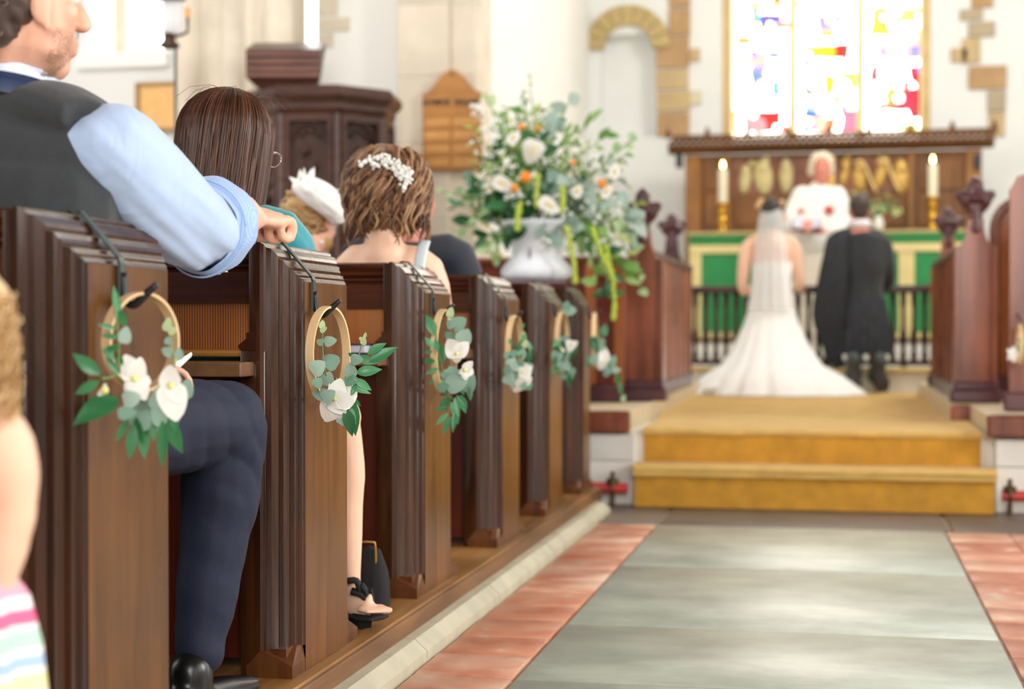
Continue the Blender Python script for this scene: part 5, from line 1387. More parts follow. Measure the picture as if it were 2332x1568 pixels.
# collar band and waistcoat
b = MB(); n = 40; nd = (hc + M @ Vector((0, -.03, -.09)) - neck); 
for i, (dz, rr_) in enumerate(((-.035, .088), (-.01, .084), (.012, .078), (.014, .083), (-.012, .092), (-.038, .098))):
    for k in range(n):
        qq = 2 * PI * k / n
        b.v.append(neck + UP * (dz + .018 - .022 * math.sin(qq) * 1.0) + (rt * math.cos(qq) + ft * math.sin(qq) * 1.02) * rr_)
for i in range(5):
    for k in range(n): k2 = (k + 1) % n; b.f.append((i * n + k, i * n + k2, (i + 1) * n + k2, (i + 1) * n + k)); b.m.append(0)
b.build('shirt_collar', stripe('collar_cotton', 'c4d4ee', 'e6eefa', 'z', 150), t, smooth=True)
vs_ = [('t', [pel + UP * .03, waist, chest, pz(neck, shR.z - .03), neck - UP * .045], [(.205, .128), (.205, .126), (.215, .134), (.20, .118), (.085, .09)], tuple(ft)),
       ('t', [neck - UP * .040, (neck + shR) / 2 + UP * .006, shR - rt * .012 + UP * .026], [(.085, .05), (.088, .046), (.075, .034)], (0, 0, 1)),
       ('t', [neck - UP * .040, (neck + shL) / 2 + UP * .004, shL + rt * .045 + UP * .030], [(.085, .05), (.078, .042), (.070, .028)], (0, 0, 1))]
blob('waistcoat', vs_, VEST, t, .0065, 12, folds(.003, (0, .3, 1), 10, 4))
b = MB(); n = 40
for i, (dz, rr_) in enumerate(((-.052, .108), (-.03, .104), (-.016, .098), (-.018, .092))):
    for k in range(n):
        qq = 2 * PI * k / n
        b.v.append(neck + UP * (dz + .014 - .022 * math.sin(qq)) + (rt * math.cos(qq) * 1.05 + ft * math.sin(qq)) * rr_)
for i in range(3):
    for k in range(n): k2 = (k + 1) % n; b.f.append((i * n + k, i * n + k2, (i + 1) * n + k2, (i + 1) * n + k)); b.m.append(0)
b.build('waistcoat_neckband', VESTBACK, t, smooth=True)
# trousers and shoes
kR = q(512, 960, 3.0); aR = q(452, 1478, 2.94)
kL = kR - Vector((.24, .0, 0)); aL_ = aR - Vector((.24, -.03, 0))
FT = folds(.005, (.4, .3, 1), 15, 5)
def tr(p):
    e = max(0, 1 - (p - kR).length / .25)
    return FT(p) + e * .008 * (abs(math.sin(p.z * 34 + p.y * 46 + 2 * noise.noise(p * 9))) ** .6 - .6)
blob('trousers', [('t', [pel + UP * .02, pel - UP * .02], [(.17, .12), (.16, .13)], tuple(ft)), ('t', [hipR - UP * .01, hipR.lerp(kR, .5) + UP * .01, kR], [.10, .094, .080]), ('t', [kR - UP * .0 + Vector((0, .0, 0)), q(502, 1120, 3.0), q(476, 1310, 2.97), q(455, 1486, 2.94)], [.082, .076, .060, .048]),
     ('t', [hipL - UP * .01, hipL.lerp(kL, .5), kL], [.095, .085, .07]), ('t', [kL, (kL + aL_) / 2, aL_], [.068, .055, .048])], NAVY, t, .008, 3, tr)
for a_ in (aR, aL_):
    f0 = pz(a_, .128); fdir = Vector((.10, 1, 0)).normalized()
    sh = blob('shoe', [('t', [f0 - fdir * .06 + UP * .01, f0 + fdir * .06, f0 + fdir * .19 - UP * .008], [(.038, .034), (.042, .032), (.036, .018)], (0, 0, 1)), ('t', [f0 - fdir * .03 + UP * .06, f0 - fdir * .03], [.042, .04])], SHOE, t, .006, 3)
# card held in the left hand
p0 = q(404, 826, 2.86); b = MB(); b.prism([q(396, 834, 2.80), q(438, 806, 2.95), q(436, 812, 2.96), q(400, 846, 2.80)], (-.002, .0, .004)); b.build('white_card', mat('white_card', 'fafafa', .5), t)

# navy hymn book on the third pew's shelf
p0 = PY(797, 800, YB[2] - .02); p1 = PY(840, 800, YB[2] - .02)
t = thing('hymn_book', 'navy hymn book lying on the book shelf of the third pew', 'book', ((p0.x + p1.x) / 2, YB[2] - .02, .753))
b = MB(); b.box((p0.x - .06, YB[2] - .055, .7535), (p1.x, YB[2] + .06, .757)); b.box((p0.x - .06, YB[2] - .055, .776), (p1.x, YB[2] + .06, .7795)); b.build('cover', mat('navy_book_cloth', '1c2450', .4), t)
b = MB(); b.box((p0.x - .057, YB[2] - .051, .757), (p1.x - .003, YB[2] + .056, .776)); b.build('pages', mat('book_page', 'cdcfdd', .7), t)

# ---- woman with long brown hair
d0 = 3.72
hc = q(522, 345, d0); M = frame(-.52, -.16)
t = person('woman with long straight brown hair, glasses and a teal dress', (hc.x, hc.y - .05, .58))
nk = hc + M @ Vector((0, -.045, -.15)); MT = frame(-.15); rt = MT @ Vector((1, 0, 0)); ft = MT @ Vector((0, 1, 0))
shR = q(645, 530, d0 - .02); shL = shR - rt * .33; nk.x = (shR.x + shL.x) / 2 * .6 + nk.x * .4
pel = Vector(((shR.x + shL.x) / 2, hc.y - .10, .63)); chest = pz(nk.lerp(pel, .35), shR.z - .1)
knR = Vector((-1.20, 3.78 + .0, .60)); knR = q(770, 950, 3.84); ank = q(797, 1335, 3.86)
toe = q(842, 1384, 3.80)
body = head_prims(hc, M, .96) + [('t', [hc + M @ Vector((0, -.03, -.04)), nk, nk - UP * .05], [.05, .05, .06]), ('t', [pel, chest, nk - UP * .06], [(.14, .1), (.13, .085), (.07, .06)], tuple(ft)),
  ('t', [nk - UP * .07, shR, shR + Vector((.03, .08, -.26)), shR + Vector((-.02, .30, -.36))], [.045, .045, .036, .026]), ('t', [nk - UP * .07, shL, shL + Vector((-.03, .08, -.26)), shL + Vector((.04, .30, -.36))], [.045, .045, .036, .026]),
  ('t', [pel + rt * .08, knR], [.085, .058]), ('t', [knR, q(790, 1060, 3.85), q(789, 1180, 3.86), ank], [.052, .044, .040, .026]),
  ('t', [ank, ank + Vector((.0, -.015, -.035)), toe + UP * .0], [.028, (.032, .024), (.036, .014)]), ('t', [pel - rt * .08, knR - Vector((.2, 0, 0))], [.085, .058]), ('t', [knR - Vector((.2, 0, 0)), ank - Vector((.2, 0, 0))], [.052, .028])]
for k in range(5):
    p = toe + (rgt * (.012 * (2 - k) ) - fwd * (.010 * (k - 1.5) * .6)); body.append(('t', [p, p + Vector((.028, -.012, -.004))], [.010 - .0008 * k, .0085 - .0008 * k], None, 8))
body += hand_prims(shR + Vector((-.02, .30, -.36)), frame(.4, -.3), .4, .88, -1)
blob('body', body, SKINP, t, .006, 3); eyes(hc, M, t, .96)
def longhair(p):
    return .0
blob('hair', [('e', hc + M @ Vector((0, -.016, .035)), (.088, .104, .098), M), ('t', [hc + M @ Vector((0, -.06, .0)), hc + M @ Vector((0, -.065, -.13)), hc + M @ Vector((.015, -.055, -.26))], [(.085, .06), (.088, .05), (.075, .03)], tuple(M.col[1]))], HB[0], t, .008, 3)
rs = random.Random(11); paths = []
for k in range(1500):
    a = rs.uniform(-.95, PI + .35)   # from right temple round the back to the left
    ca, sa = math.cos(a), -math.sin(a)
    lay = rs.uniform(.97, 1.06)
    L = rs.uniform(.24, .34); pts = []
    ph = rs.uniform(-.3, .3)
    for s_ in range(15):
        u = s_ / 14
        if u < .45:
            th = u / .45 * PI / 2; rr_ = math.sin(th); z = .035 + .104 * math.cos(th)
        else:
            v_ = (u - .45) / .55; rr_ = 1 + .02 * math.sin(v_ * 4 + ph) - .10 * v_; z = .035 - L * v_
        x = ca * .104 * rr_ * lay; y = sa * (.112 if sa < 0 else .095) * rr_ * lay - .014
        if sa > -.15 and u > .3: x = max(x, .076); y = min(y, .075)
        pts.append(hc + M @ Vector((x + .004 * math.sin(u * 5 + k), y, z * (lay if z > 0 else 1))))
    paths.append(pts)
for k in range(240):   # fringe
    a = rs.uniform(.15, 1.2); sgn = 1; pts = []
    for s_ in range(9):
        u = s_ / 8; th = u * 1.35
        pts.append(hc + M @ Vector((.088 * math.cos(a) * math.sin(th) * 1.04, .100 * math.sin(a) * math.sin(th) * 1.08, .035 + .104 * math.cos(th))))
    paths.append(pts)
o_ = strands('hair_strands', paths, .0019, [HB[0], HB[1], HB[1], HB[2], HB[3]], t); o_['kind'] = 'stuff'
paths = []
for k in range(26):
    a = rs.uniform(0, 2 * PI); p = hc + M @ Vector((.05 * math.cos(a), .05 * math.sin(a), .135)); w_ = Vector((rs.uniform(-.05, .05), rs.uniform(-.04, .04), rs.uniform(.008, .022)))
    paths.append([p, p + w_ * .6, p + w_ + Vector((w_.x * .5, 0, -.012)), p + w_ * 1.2 + Vector((w_.x, 0, -.04))])
strands('flyaway_hairs', paths, .0006, HB, t)['kind'] = 'stuff'
# glasses
b = MB()
SIL = mat('silver_frame', 'cfc8c0', .2, .8)
for k in (1, -1):
    c_ = hc + M @ Vector((k * .033, .112, .004)); b = MB(); b.tube([c_ + M @ Vector((.023 * math.cos(q_), 0, .017 * math.sin(q_))) for q_ in np.linspace(0, 2 * PI, 21)], .0014, 6); b.build('lens_rim', SIL, t, smooth=True)
    b = MB(); b.tube([hc + M @ Vector((k * .056, .112, .012)), hc + M @ Vector((k * .074, .08, .012)), hc + M @ Vector((k * .078, 0, .0))], .0014, 6); b.build('temple', SIL, t, smooth=True)
b = MB(); b.tube([hc + M @ Vector((-.01, .113, .006)), hc + M @ Vector((.01, .113, .006))], .0014, 6); b.build('bridge', SIL, t)
# dress
blob('dress', [('t', [pel, chest, nk - UP * .075], [(.155, .12), (.15, .105), (.085, .075)], tuple(ft)), ('t', [nk - UP * .065 + rt * .02, shR - rt * .01, shR + Vector((.03, .05, -.15))], [.056, .062, .058]), ('t', [nk - UP * .065, shL + rt * .01, shL + Vector((-.03, .05, -.15))], [.056, .062, .058]),
      ('t', [pel, pel.lerp(knR, .5) - rt * .05, knR - rt * .06 + Vector((0, -.01, 0))], [(.17, .12), (.16, .10), (.13, .075)], (0, 0, 1)), ('t', [knR - rt * .06, q(752, 1100, 3.87), q(757, 1200, 3.88)], [(.09, .06), (.058, .05), (.056, .05)], (0, 1, 0))], TEAL, t, .008, 3, folds(.005, (1, 0, .3), 18, 4))
SAND = mat('black_suede', '141214', .8)
def band(a_, r_, w_, ax): 
    pass
b = MB(); b.tube([toe + Vector((.03, -.015, -.020)), toe + Vector((.0, -.0, -.022)), ank + Vector((-.01, 0, -.058)), ank + Vector((-.02, .02, -.055))], [(.036, .006), (.042, .006), (.032, .007), (.026, .008)], 10, smooth=3); b.build('sandal_sole', SAND, t, smooth=True)
b = MB(); b.prism([q(812, 1398, 3.79), q(848, 1402, 3.77), q(846, 1428, 3.77), q(822, 1432, 3.79), q(806, 1420, 3.81)], (-.05, .05, 0)); b.build('sandal_heel', SAND, t)
for (pts, w_) in (([(792, 1322), (812, 1322), (820, 1345)], .016), ([(800, 1345), (822, 1352), (838, 1372), (842, 1400)], .018), ([(822, 1330), (836, 1352), (826, 1378)], .015), ([(845, 1340), (850, 1368), (848, 1390)], .007)):
    MB().tube([q(x, y, 3.815) for x, y in pts], [(w_, w_ * .5)] * len(pts), 10, smooth=3).build('sandal_strap', SAND, t, smooth=True)
# handbag
hb0 = q(850, 1395, 4.0)
t = thing('handbag', 'black suede clasp handbag on the floorboards beside the sandalled foot', 'bag', (hb0.x, hb0.y, .102))
blob('bag_body', [('t', [q(850, 1376, 4.02), q(850, 1320, 4.02), q(840, 1250, 4.02)], [(.042, .04), (.040, .034), (.028, .014)], (0, 1, 0))], SAND, t, .006, 2, folds(.006, (1, 0, 0), 30, 3))
b = MB(); b.tube([q(818, 1262, 4.0), q(818, 1240, 4.0), q(824, 1234, 4.0), q(846, 1234, 4.0), q(854, 1240, 4.0), q(856, 1300, 4.0)], .0035, 8, smooth=4); b.build('clasp_frame', mat('antique_gold', '9a7a40', .3, .8), t, smooth=True)

# ---- woman with curly tawny hair
d0 = 4.62; hc = q(884, 436, d0); M = frame(-.12, -.03)
t = person('woman with curly light brown hair, pearl hairpiece and bare shoulders', (hc.x, hc.y, .56))
nk = hc + M @ Vector((0, -.03, -.14)); shR = q(972, 614, d0); shL = q(800, 610, d0 + .03); pel = Vector((hc.x, hc.y - .06, .63)); ft = Vector((0, 1, 0))
body = head_prims(hc, M, .95) + [('t', [hc, nk, nk - UP * .05], [.05, .052, .07]), ('t', [pel, pz(nk, shR.z - .12), pz(nk, shR.z - .02), nk - UP * .03], [(.14, .1), (.155, .085), (.12, .07), (.05, .05)], (0, 1, 0)),
   ('t', [nk - UP * .075, shR, shR + Vector((.03, .06, -.25)), shR + Vector((-.04, .26, -.33))], [.05, .052, .04, .028]), ('t', [nk - UP * .075, shL, shL + Vector((-.03, .06, -.25)), shL + Vector((.04, .26, -.33))], [.05, .052, .04, .028])]
blob('body', body, SKINP, t, .008, 4); eyes(hc, M, t, .95)
blob('hair', [('e', hc + Vector((0, -.01, .02)), (.114, .115, .118)), ('e', hc + Vector((0, -.03, -.05)), (.105, .085, .085))], HC[1], t, .008, 3, folds(.010, (1, 0, 1), 20, 14))
rs = random.Random(5); paths = []
for k in range(520):
    a = rs.uniform(0, 2 * PI); z0 = rs.uniform(-.02, .13); f_ = math.sqrt(max(.02, 1 - (z0 / .14) ** 2))
    p = hc + Vector((.116 * f_ * math.cos(a), .112 * f_ * math.sin(a) - .01, z0)); out = Vector((math.cos(a), math.sin(a), .15)).normalized(); tang = out.cross(UP).normalized(); ph = rs.uniform(0, 6.28); rr_ = rs.uniform(.007, .016); L = rs.uniform(.09, .15)
    pts = []
    for s_ in range(15):
        u = s_ / 14; zz = p.z - L * u; zl2 = (zz - hc.z) ; f2_ = math.sqrt(max(.25, 1 - (zl2 / .145) ** 2))
        c_ = Vector((hc.x + .124 * f2_ * math.cos(a), hc.y + .118 * f2_ * math.sin(a) - .01, zz)) if p.z - hc.z > 0 else p - UP * L * u
        pts.append(c_ + out * (.004 + rr_ * .6 * math.cos(ph + u * 8)) + tang * rr_ * math.sin(ph + u * 8))
    paths.append(pts)
o_ = strands('hair_curls', paths, .0048, HC, t, 4); o_['kind'] = 'stuff'
PEARL = mat('pearl_white', 'f6f6f2', .2); b = MB()
for (x, y) in ((822, 376), (832, 368), (842, 364), (850, 372), (860, 360), (868, 356), (872, 368), (884, 360), (890, 370), (900, 374), (896, 384), (908, 378), (914, 388), (922, 384), (928, 396), (918, 400), (930, 408), (936, 392), (924, 418), (920, 428), (912, 406), (902, 394), (878, 376), (858, 376)):
    p = q(x, y, d0 - .135); b.ell(p, .008, None, 8, 6)
    for k in range(4): b.ell(p + Vector((R.uniform(-.012, .012), R.uniform(-.008, .004), R.uniform(-.012, .012))), .0045, None, 6, 4)
o_ = b.build('pearl_hairpiece', PEARL, t, smooth=True)
o_['kind'] = 'stuff'
PALEB = mat('pale_blue_satin', 'd4e2e8', .5)
b = MB(); b.tube([q(968, 548, d0 - .055), q(960, 575, d0 - .085), q(955, 610, d0 - .10), q(953, 660, d0 - .10)], [(.017, .004)] * 4, 8, up=(0, 1, 0), smooth=3); b.build('dress_strap', PALEB, t, smooth=True)
blob('dress', [('t', [pel, pz(nk, shR.z - .17), pz(nk, shR.z - .13)], [(.16, .12), (.165, .10), (.16, .095)], (0, 1, 0)), ('t', [pel, pel + Vector((-.08, .36, 0))], [(.16, .09), (.14, .08)], (0, 0, 1)), ('t', [pel + Vector((-.08, .36, -.02)), pel + Vector((-.10, .36, -.40))], [(.12, .07), (.09, .06)], (0, 1, 0))], PALEB, t, .01, 4)

# ---- woman with white feather fascinator
d0 = 5.55; hc = q(716, 508, d0); M = frame(-.35, -.15)
t = person('blonde woman with swept-up hair and a white feather fascinator', (hc.x, hc.y, .56))
nk = hc + M @ Vector((0, -.03, -.14)); sh = pz(nk, hc.z - .27); pel = Vector((nk.x, nk.y - .06, .63))
rt = M @ Vector((1, 0, 0))
blob('body', head_prims(hc, M, .92) + [('t', [hc, nk, nk - UP * .05], [.05, .045, .06]), ('t', [pel, sh, nk - UP * .05], [(.13, .1), (.13, .08), (.06, .05)], (0, 1, 0)), ('t', [sh, sh - rt * .15, sh - rt * .17 - UP * .26], [.05, .045, .035]), ('t', [sh, sh + rt * .12, sh + rt * .14 - UP * .26], [.05, .045, .035])], SKIN, t, .008, 4)
eyes(hc, M, t, .92)
blob('hair', [('e', q(700, 485, d0), (.085, .09, .080)), ('e', q(690, 468, d0 - .04), (.06, .06, .05)), ('e', q(725, 540, d0 + .02), (.05, .06, .06))], HY[0], t, .008, 2, folds(.010, (1, 0, 1), 24, 12))
rs = random.Random(8); paths = []
for k in range(170):
    a = rs.uniform(PI, 2 * PI); z0 = rs.uniform(-.07, .06); c0 = q(698, 486, d0)
    pts = []
    for s_ in range(9):
        u = s_ / 8; aa = a + u * 1.2; f_ = math.sqrt(max(.05, 1 - (z0 / .09) ** 2)); pts.append(c0 + Vector((.09 * f_ * math.cos(aa), .094 * f_ * math.sin(aa), z0 + .02 * math.sin(u * 5 + k))))
    paths.append(pts)
strands('hair_strands', paths, .004, HY, t, 4)['kind'] = 'stuff'
MB().ell(q(732, 551, d0 - .09), .008, None, 10, 8).build('earring', PEARL, t, smooth=True)
FEA = mat('white_feather', 'fbfbf8', .7)
blob('fascinator_base', [('t', [q(686, 425, d0 - .08), q(720, 440, d0 - .10), q(750, 468, d0 - .10), q(765, 495, d0 - .08)], [.034, .05, .048, .03])], FEA, t, .007, 2, folds(.008, (1, 0, 1), 50, 20))
for k in range(90):
    c0 = q(rs.uniform(684, 768), 0, d0 - .10); u = rs.random(); x = 684 + 88 * u; y = 420 + 80 * u ** 1.3
    ang = rs.uniform(-.6, 2.6) - u * .9; L = rs.uniform(20, 42) * (1.15 if u < .3 else 1); a_ = q(x, y + 8, d0 - .1)
    put_leaf('petal' if False else 'feather', a_, q(x + L * math.cos(ang), y - L * math.sin(ang), d0 - .11 + rs.uniform(-.03, .03)), t, 'feather', .6) if 'feather' in LM else None
    if 'feather' not in LM:
        variants('feather', FEA, .28, 1, .1, .35)

# ---- man in dark suit
d0 = 5.55; hc = q(940, 452, d0); M = frame(-.2)
t = person('man in dark navy suit, mostly hidden behind the curly haired woman', (hc.x, hc.y, .56))
nk = hc + M @ Vector((0, -.03, -.13)); shR = q(1040, 585, d0); shL = shR - Vector((.36, 0, 0)); sh = (shR + shL) / 2; pel = Vector((nk.x, nk.y - .06, .63))
body = head_prims(hc, M, 1.0) + [('t', [hc, nk, nk - UP * .05], [.06, .058, .07]), ('t', [pel, sh, nk - UP * .05], [(.13, .1), (.13, .08), (.06, .05)], (0, 1, 0))]
blob('body', body, SKINR, t, .008, 4); eyes(hc, M, t)
blob('hair', [('e', hc + Vector((0, -.018, .045)), (.082, .09, .085)), ('e', hc + Vector((-.005, -.05, -.01)), (.066, .05, .07))], HM[1], t, .009, 2, folds(.004, (0, 0, 1), 60, 40))
DSUIT = mat('dark_navy_suit', '2a2f3a', .8, sheen=.2)
blob('jacket', [('t', [pel, pz(sh, shR.z - .15), sh, nk - UP * .07], [(.18, .13), (.19, .13), (.17, .11), (.085, .08)], (0, 1, 0)), ('t', [nk - UP * .075, shR, shR + Vector((.04, .05, -.26)), shR + Vector((0, .28, -.36))], [.055, .07, .055, .045]), ('t', [nk - UP * .075, shL, shL + Vector((-.03, .05, -.26)), shL + Vector((0, .28, -.36))], [.055, .07, .055, .045])], DSUIT, t, .009, 4)
blob('trousers', [('t', [pel + Vector((s_ * .09, 0, 0)), pel + Vector((s_ * .1, .42, 0)), pel + Vector((s_ * .1, .42, -.45))], [.09, .075, .05]) for s_ in (-1, 1)], DSUIT, t, .012, 2)

# ---- priest
d0 = 12.75
hc = q(1871, 388, d0); M = frame(PI + .05, -.35)
px_ = q(1862, 760, d0)
t = person('white-haired priest in cream robes facing the couple across the rail', (px_.x, px_.y, .53))
sc = d0 / F
nk = q(1866, 425, d0 + .04)
hL, hR = q(1832, 522, d0 - .26), q(1846, 512, d0 - .24)
blob('body', head_prims(hc, M, 1.12) + [('t', [hc, nk, nk - UP * .06], [.058, .055, .07]), ('t', [nk - UP * .1, pz(nk, 1.3), pz(nk, .60)], [(.15, .1), (.14, .1), (.14, .1)], (0, 1, 0)), ('t', [nk - UP * .1, q(1905, 470, d0), q(1915, 545, d0 - .05), hR], [.06, .05, .042, .03]), ('t', [nk - UP * .1, q(1815, 470, d0), q(1800, 540, d0 - .05), hL], [.06, .05, .042, .03])]
     + hand_prims(hL, rot_from((.3, -.9, .2), (0, .2, 1)), .7, 1, 1) + hand_prims(hR, rot_from((-.2, -.9, .2), (0, .2, 1)), .7, 1, -1), SKINR, t, .009, 4)
eyes(hc, M, t)
blob('hair', [('e', hc + M @ Vector((0, -.028, .052)), (.102, .104, .098), M), ('e', hc + M @ Vector((.078, .0, .005)), (.034, .05, .056), M), ('e', hc + M @ Vector((-.078, .0, .005)), (.026, .045, .05), M)], HW[0], t, .009, 2, folds(.005, (0, 0, 1), 40, 30))
CHAS = mat('white_chasuble', 'f4f2ea', .7, sheen=.2); ALB = mat('cream_alb', 'e6dcc8', .75)
cb = q(1860, 500, d0)
blob('chasuble', [('t', [q(1866, 432, d0 + .02), q(1864, 455, d0), q(1860, 500, d0), q(1856, 534, d0 - .02)], [(.09, .085), (.20, .13), (.25, .17), (.20, .18)], (0, 1, 0)),
     ('t', [q(1905, 448, d0), q(1925, 500, d0 - .05), q(1910, 532, d0 - .16)], [.09, .085, .07]), ('t', [q(1828, 448, d0), q(1808, 500, d0 - .05), q(1822, 530, d0 - .18)], [.09, .085, .07])], CHAS, t, .011, 5, folds(.012, (1, 0, 0), 7, 1))
blob('alb', [('t', [q(1858, 520, d0), q(1854, 620, d0), q(1852, 740, d0), q(1852, 820, d0)], [(.17, .13), (.17, .13), (.19, .15), (.21, .16)], (0, 1, 0))], ALB, t, .012, 4, folds(.014, (1, 0, 0), 9, .5))
for s_ in (-1, 1):
    b = MB(); b.ell(Vector((px_.x + s_ * .09, px_.y - .13, .575)), (.05, .13, .042)); b.build('shoe', SHOE, t, smooth=True)
EMB = mat('red_embroidery', 'd0604e', .7)
for (x, y, r_) in ((1888, 478, .035), (1824, 480, .022)):
    p = q(x, y, d0 - .175); b = MB()
    for a_ in range(4): b.ell(p + Vector((r_ * .7 * math.cos(a_ * PI / 2), .0, r_ * .7 * math.sin(a_ * PI / 2))), (r_ * .6, .02, r_ * .6), None, 10, 6)
    b.ell(p, (r_ * .6, .026, r_ * .6), None, 10, 6); b.build('embroidered_cross', EMB, t, smooth=True)
bk = q(1836, 508, d0 - .32)
t = thing('prayer_book', 'open prayer book with grey pages held by the priest', 'book', tuple(bk))
b = MB(); rb = Matrix.Rotation(.6, 3, 'X')
b.obox(bk + Vector((-.05, 0, .0)), (.055, .075, .008), rb @ Matrix.Rotation(.15, 3, 'Y')); b.build('left_half', mat('book_page', 'cdcfdd', .7), t)
b = MB(); b.obox(bk + Vector((.055, 0, .0)), (.055, .075, .008), rb @ Matrix.Rotation(-.15, 3, 'Y')); b.build('right_half', mat('book_page', 'cdcfdd', .7), t)
b = MB(); b.obox(bk + Vector((0, .0, -.016)), (.118, .08, .004), rb); b.build('cover', mat('book_cover_red', '8a3434', .5), t)

# ---- bride
d0 = 11.45; sc = d0 / F
hc = q(1756, 488, d0); M = frame(-.1, -.05)
gz = CZ + .006
t = person('bride kneeling in a long white gown with train and short veil', (q(1765, 900, d0).x, hc.y, gz))
nk = q(1757, 524, d0 + .0)
GOWN = mat('white_gown_tulle', 'f6f6f4', .75, sheen=.4)
blob('body', head_prims(hc, M, .95) + [('t', [hc, nk, nk - UP * .05], [.05, .045, .06]), ('t', [nk - UP * .05, q(1757, 570, d0), q(1757, 640, d0), q(1757, 690, d0)], [(.07, .06), (.155, .085), (.135, .09), (.125, .09)], (0, 1, 0)),
     ('t', [q(1735, 545, d0), q(1703, 562, d0), q(1692, 620, d0 - .02), q(1694, 662, d0 + .02), q(1716, 655, d0 + .25)], [.05, .05, .043, .036, .026]), ('t', [q(1780, 545, d0), q(1808, 562, d0), q(1816, 610, d0 - .02), q(1822, 655, d0 + .02), q(1806, 655, d0 + .25)], [.05, .05, .043, .036, .026])]
     + hand_prims(q(1718, 655, d0 + .25), frame(-.4), .4, .9, 1) + hand_prims(q(1802, 655, d0 + .25), frame(.4), .4, .9, -1), SKINP, t, .009, 4)
eyes(hc, M, t, .95)
blob('hair', [('e', hc + M @ Vector((0, -.02, .03)), (.082, .09, .092), M), ('e', q(1757, 505, d0 - .06), (.06, .05, .05))], HD[0], t, .009, 2, folds(.005, (1, 0, 1), 40, 30))
gy = [(598, 46, .11, 0), (640, 44, .105, 0), (690, 47, .115, 0), (740, 62, .16, -.02), (790, 84, .22, -.08), (830, 108, .30, -.14), (868, 140, .38, -.22), (890, 160, .42, -.27), (903, 168, .44, -.30)]
gx = [1757, 1757, 1757, 1757, 1758, 1760, 1765, 1770, 1772]
b = MB(); n = 96; vs = []; fs = []
for i, (y, hw, ry, dz) in enumerate(gy):
    c_ = q(gx[i], y, d0); zz = c_.z if i < 8 else gz + .012
    if i == 8: zz = gz + .004
    if i == 7: zz = gz + .055
    if i == 6: zz = gz + .13
    for k in range(n):
        qq = 2 * PI * k / n; u = i / 8
        fl_ = 1 + u * .07 * math.sin(qq * 13 + 1.3 * math.sin(qq * 3)) + u * .04 * math.sin(qq * 29 + 2)
        ext = 1 + (u ** 3) * (.12 * max(0, math.cos(qq + .5)) + .1 * max(0, -math.cos(qq - .3)))
        vs.append((c_.x + hw * sc * fl_ * ext * math.cos(qq), c_.y + dz + ry * fl_ * math.sin(qq), zz))
for i in range(8):
    for k in range(n): k2 = (k + 1) % n; fs.append((i * n + k, i * n + k2, (i + 1) * n + k2, (i + 1) * n + k))
fs.append(tuple(range(n))); b.add(vs, fs); b.build('gown', GOWN, t, smooth=True)
pts = [q(1930, 868, d0 - .35), q(1944, 880, d0 - .3), q(1952, 900, d0 - .3)]
blob('train', [('t', [pz(q(1800, 880, d0 - .3), gz + .06), pz(q(1890, 885, d0 - .35), gz + .05), pz(q(1940, 885, d0 - .3), gz + .035)], [(.16, .05), (.15, .045), (.10, .03)], (0, 0, 1)), ('t', [pz(q(1720, 880, d0 - .35), gz + .06), pz(q(1640, 888, d0 - .35), gz + .05), pz(q(1606, 892, d0 - .3), gz + .03)], [(.16, .05), (.15, .045), (.10, .028)], (0, 0, 1))], GOWN, t, .01, 4, folds(.012, (1, .4, 0), 14, 3))
b = MB()
for k in range(9): b.ell(q(1757, 596 + k * 12, d0 - .115), .007, None, 6, 4)
b.build('button_row', mat('ivory_satin', 'e8dcc4', .4), t, smooth=True)['kind'] = 'stuff'
m, nt, bb = base('veil_tulle'); bb.inputs['Base Color'].default_value = lin('f2f4f4'); bb.inputs['Alpha'].default_value = .55; bb.inputs['Roughness'].default_value = .9
b = MB(); vs = []; fs = []; prof = [(476, 22, .095), (500, 28, .12), (530, 32, .13), (570, 36, .14), (620, 42, .15), (670, 48, .165), (705, 54, .175)]
for i, (y, hw, dy) in enumerate(prof):
    for k in range(33):
        u = k / 32 * 2 - 1; c_ = q(1757, y, d0)
        vs.append((c_.x + u * hw * sc, c_.y - dy * math.sqrt(max(0, 1 - .55 * u * u)) - .012 * math.sin(u * 14) * (i / 6), c_.z))
for i in range(6):
    for k in range(32): a_ = i * 33 + k; fs.append((a_, a_ + 1, a_ + 34, a_ + 33))
b.add(vs, fs); b.build('veil', m, t, smooth=True)
for (x, y) in ((1728, 468), (1734, 458), (1780, 462), (1786, 496)):
    p = q(x, y, d0 - .03); b = MB()
    for k in range(6): b.ell(p + Vector((.014 * math.cos(k), -.004, .014 * math.sin(k))), .011, None, 8, 6)
    b.build('hair_flower', mat('peach_flower', 'eec48c', .6), t, smooth=True)
# ---- groom
d0 = 11.55; sc = d0 / F
hc = q(1957, 480, d0); M = frame(.1, .0)
t = person('groom kneeling in dark jacket and dark tartan kilt, soles towards the viewer', (hc.x, hc.y, .37))
nk = q(1957, 505, d0)
TAR = mat('dark_tartan', '2b2e34', .85, var=.35, vscale=22); JK = mat('black_jacket', '24272b', .8, sheen=.2, var=.05)
blob('body', head_prims(hc, M, 1.0) + [('t', [hc, nk, nk - UP * .05], [.06, .06, .075])] + [('t', [nk - UP * .08, pz(nk, 1.0)], [(.14, .09), (.12, .09)], (0, 1, 0))] +
     [('t', [q(x, 770, d0 + .02), pz(q(x, 800, d0 + .10), .62), pz(q(x, 830, d0 - .25), .50)], [.06, .04, .03]) for x in (1940, 1992)] + hand_prims(q(2018, 640, d0 + .25), frame(.5), .5, 1, -1) + hand_prims(q(1905, 640, d0 + .25), frame(-.5), .5, 1, 1), SKINR, t, .01, 3)
eyes(hc, M, t)
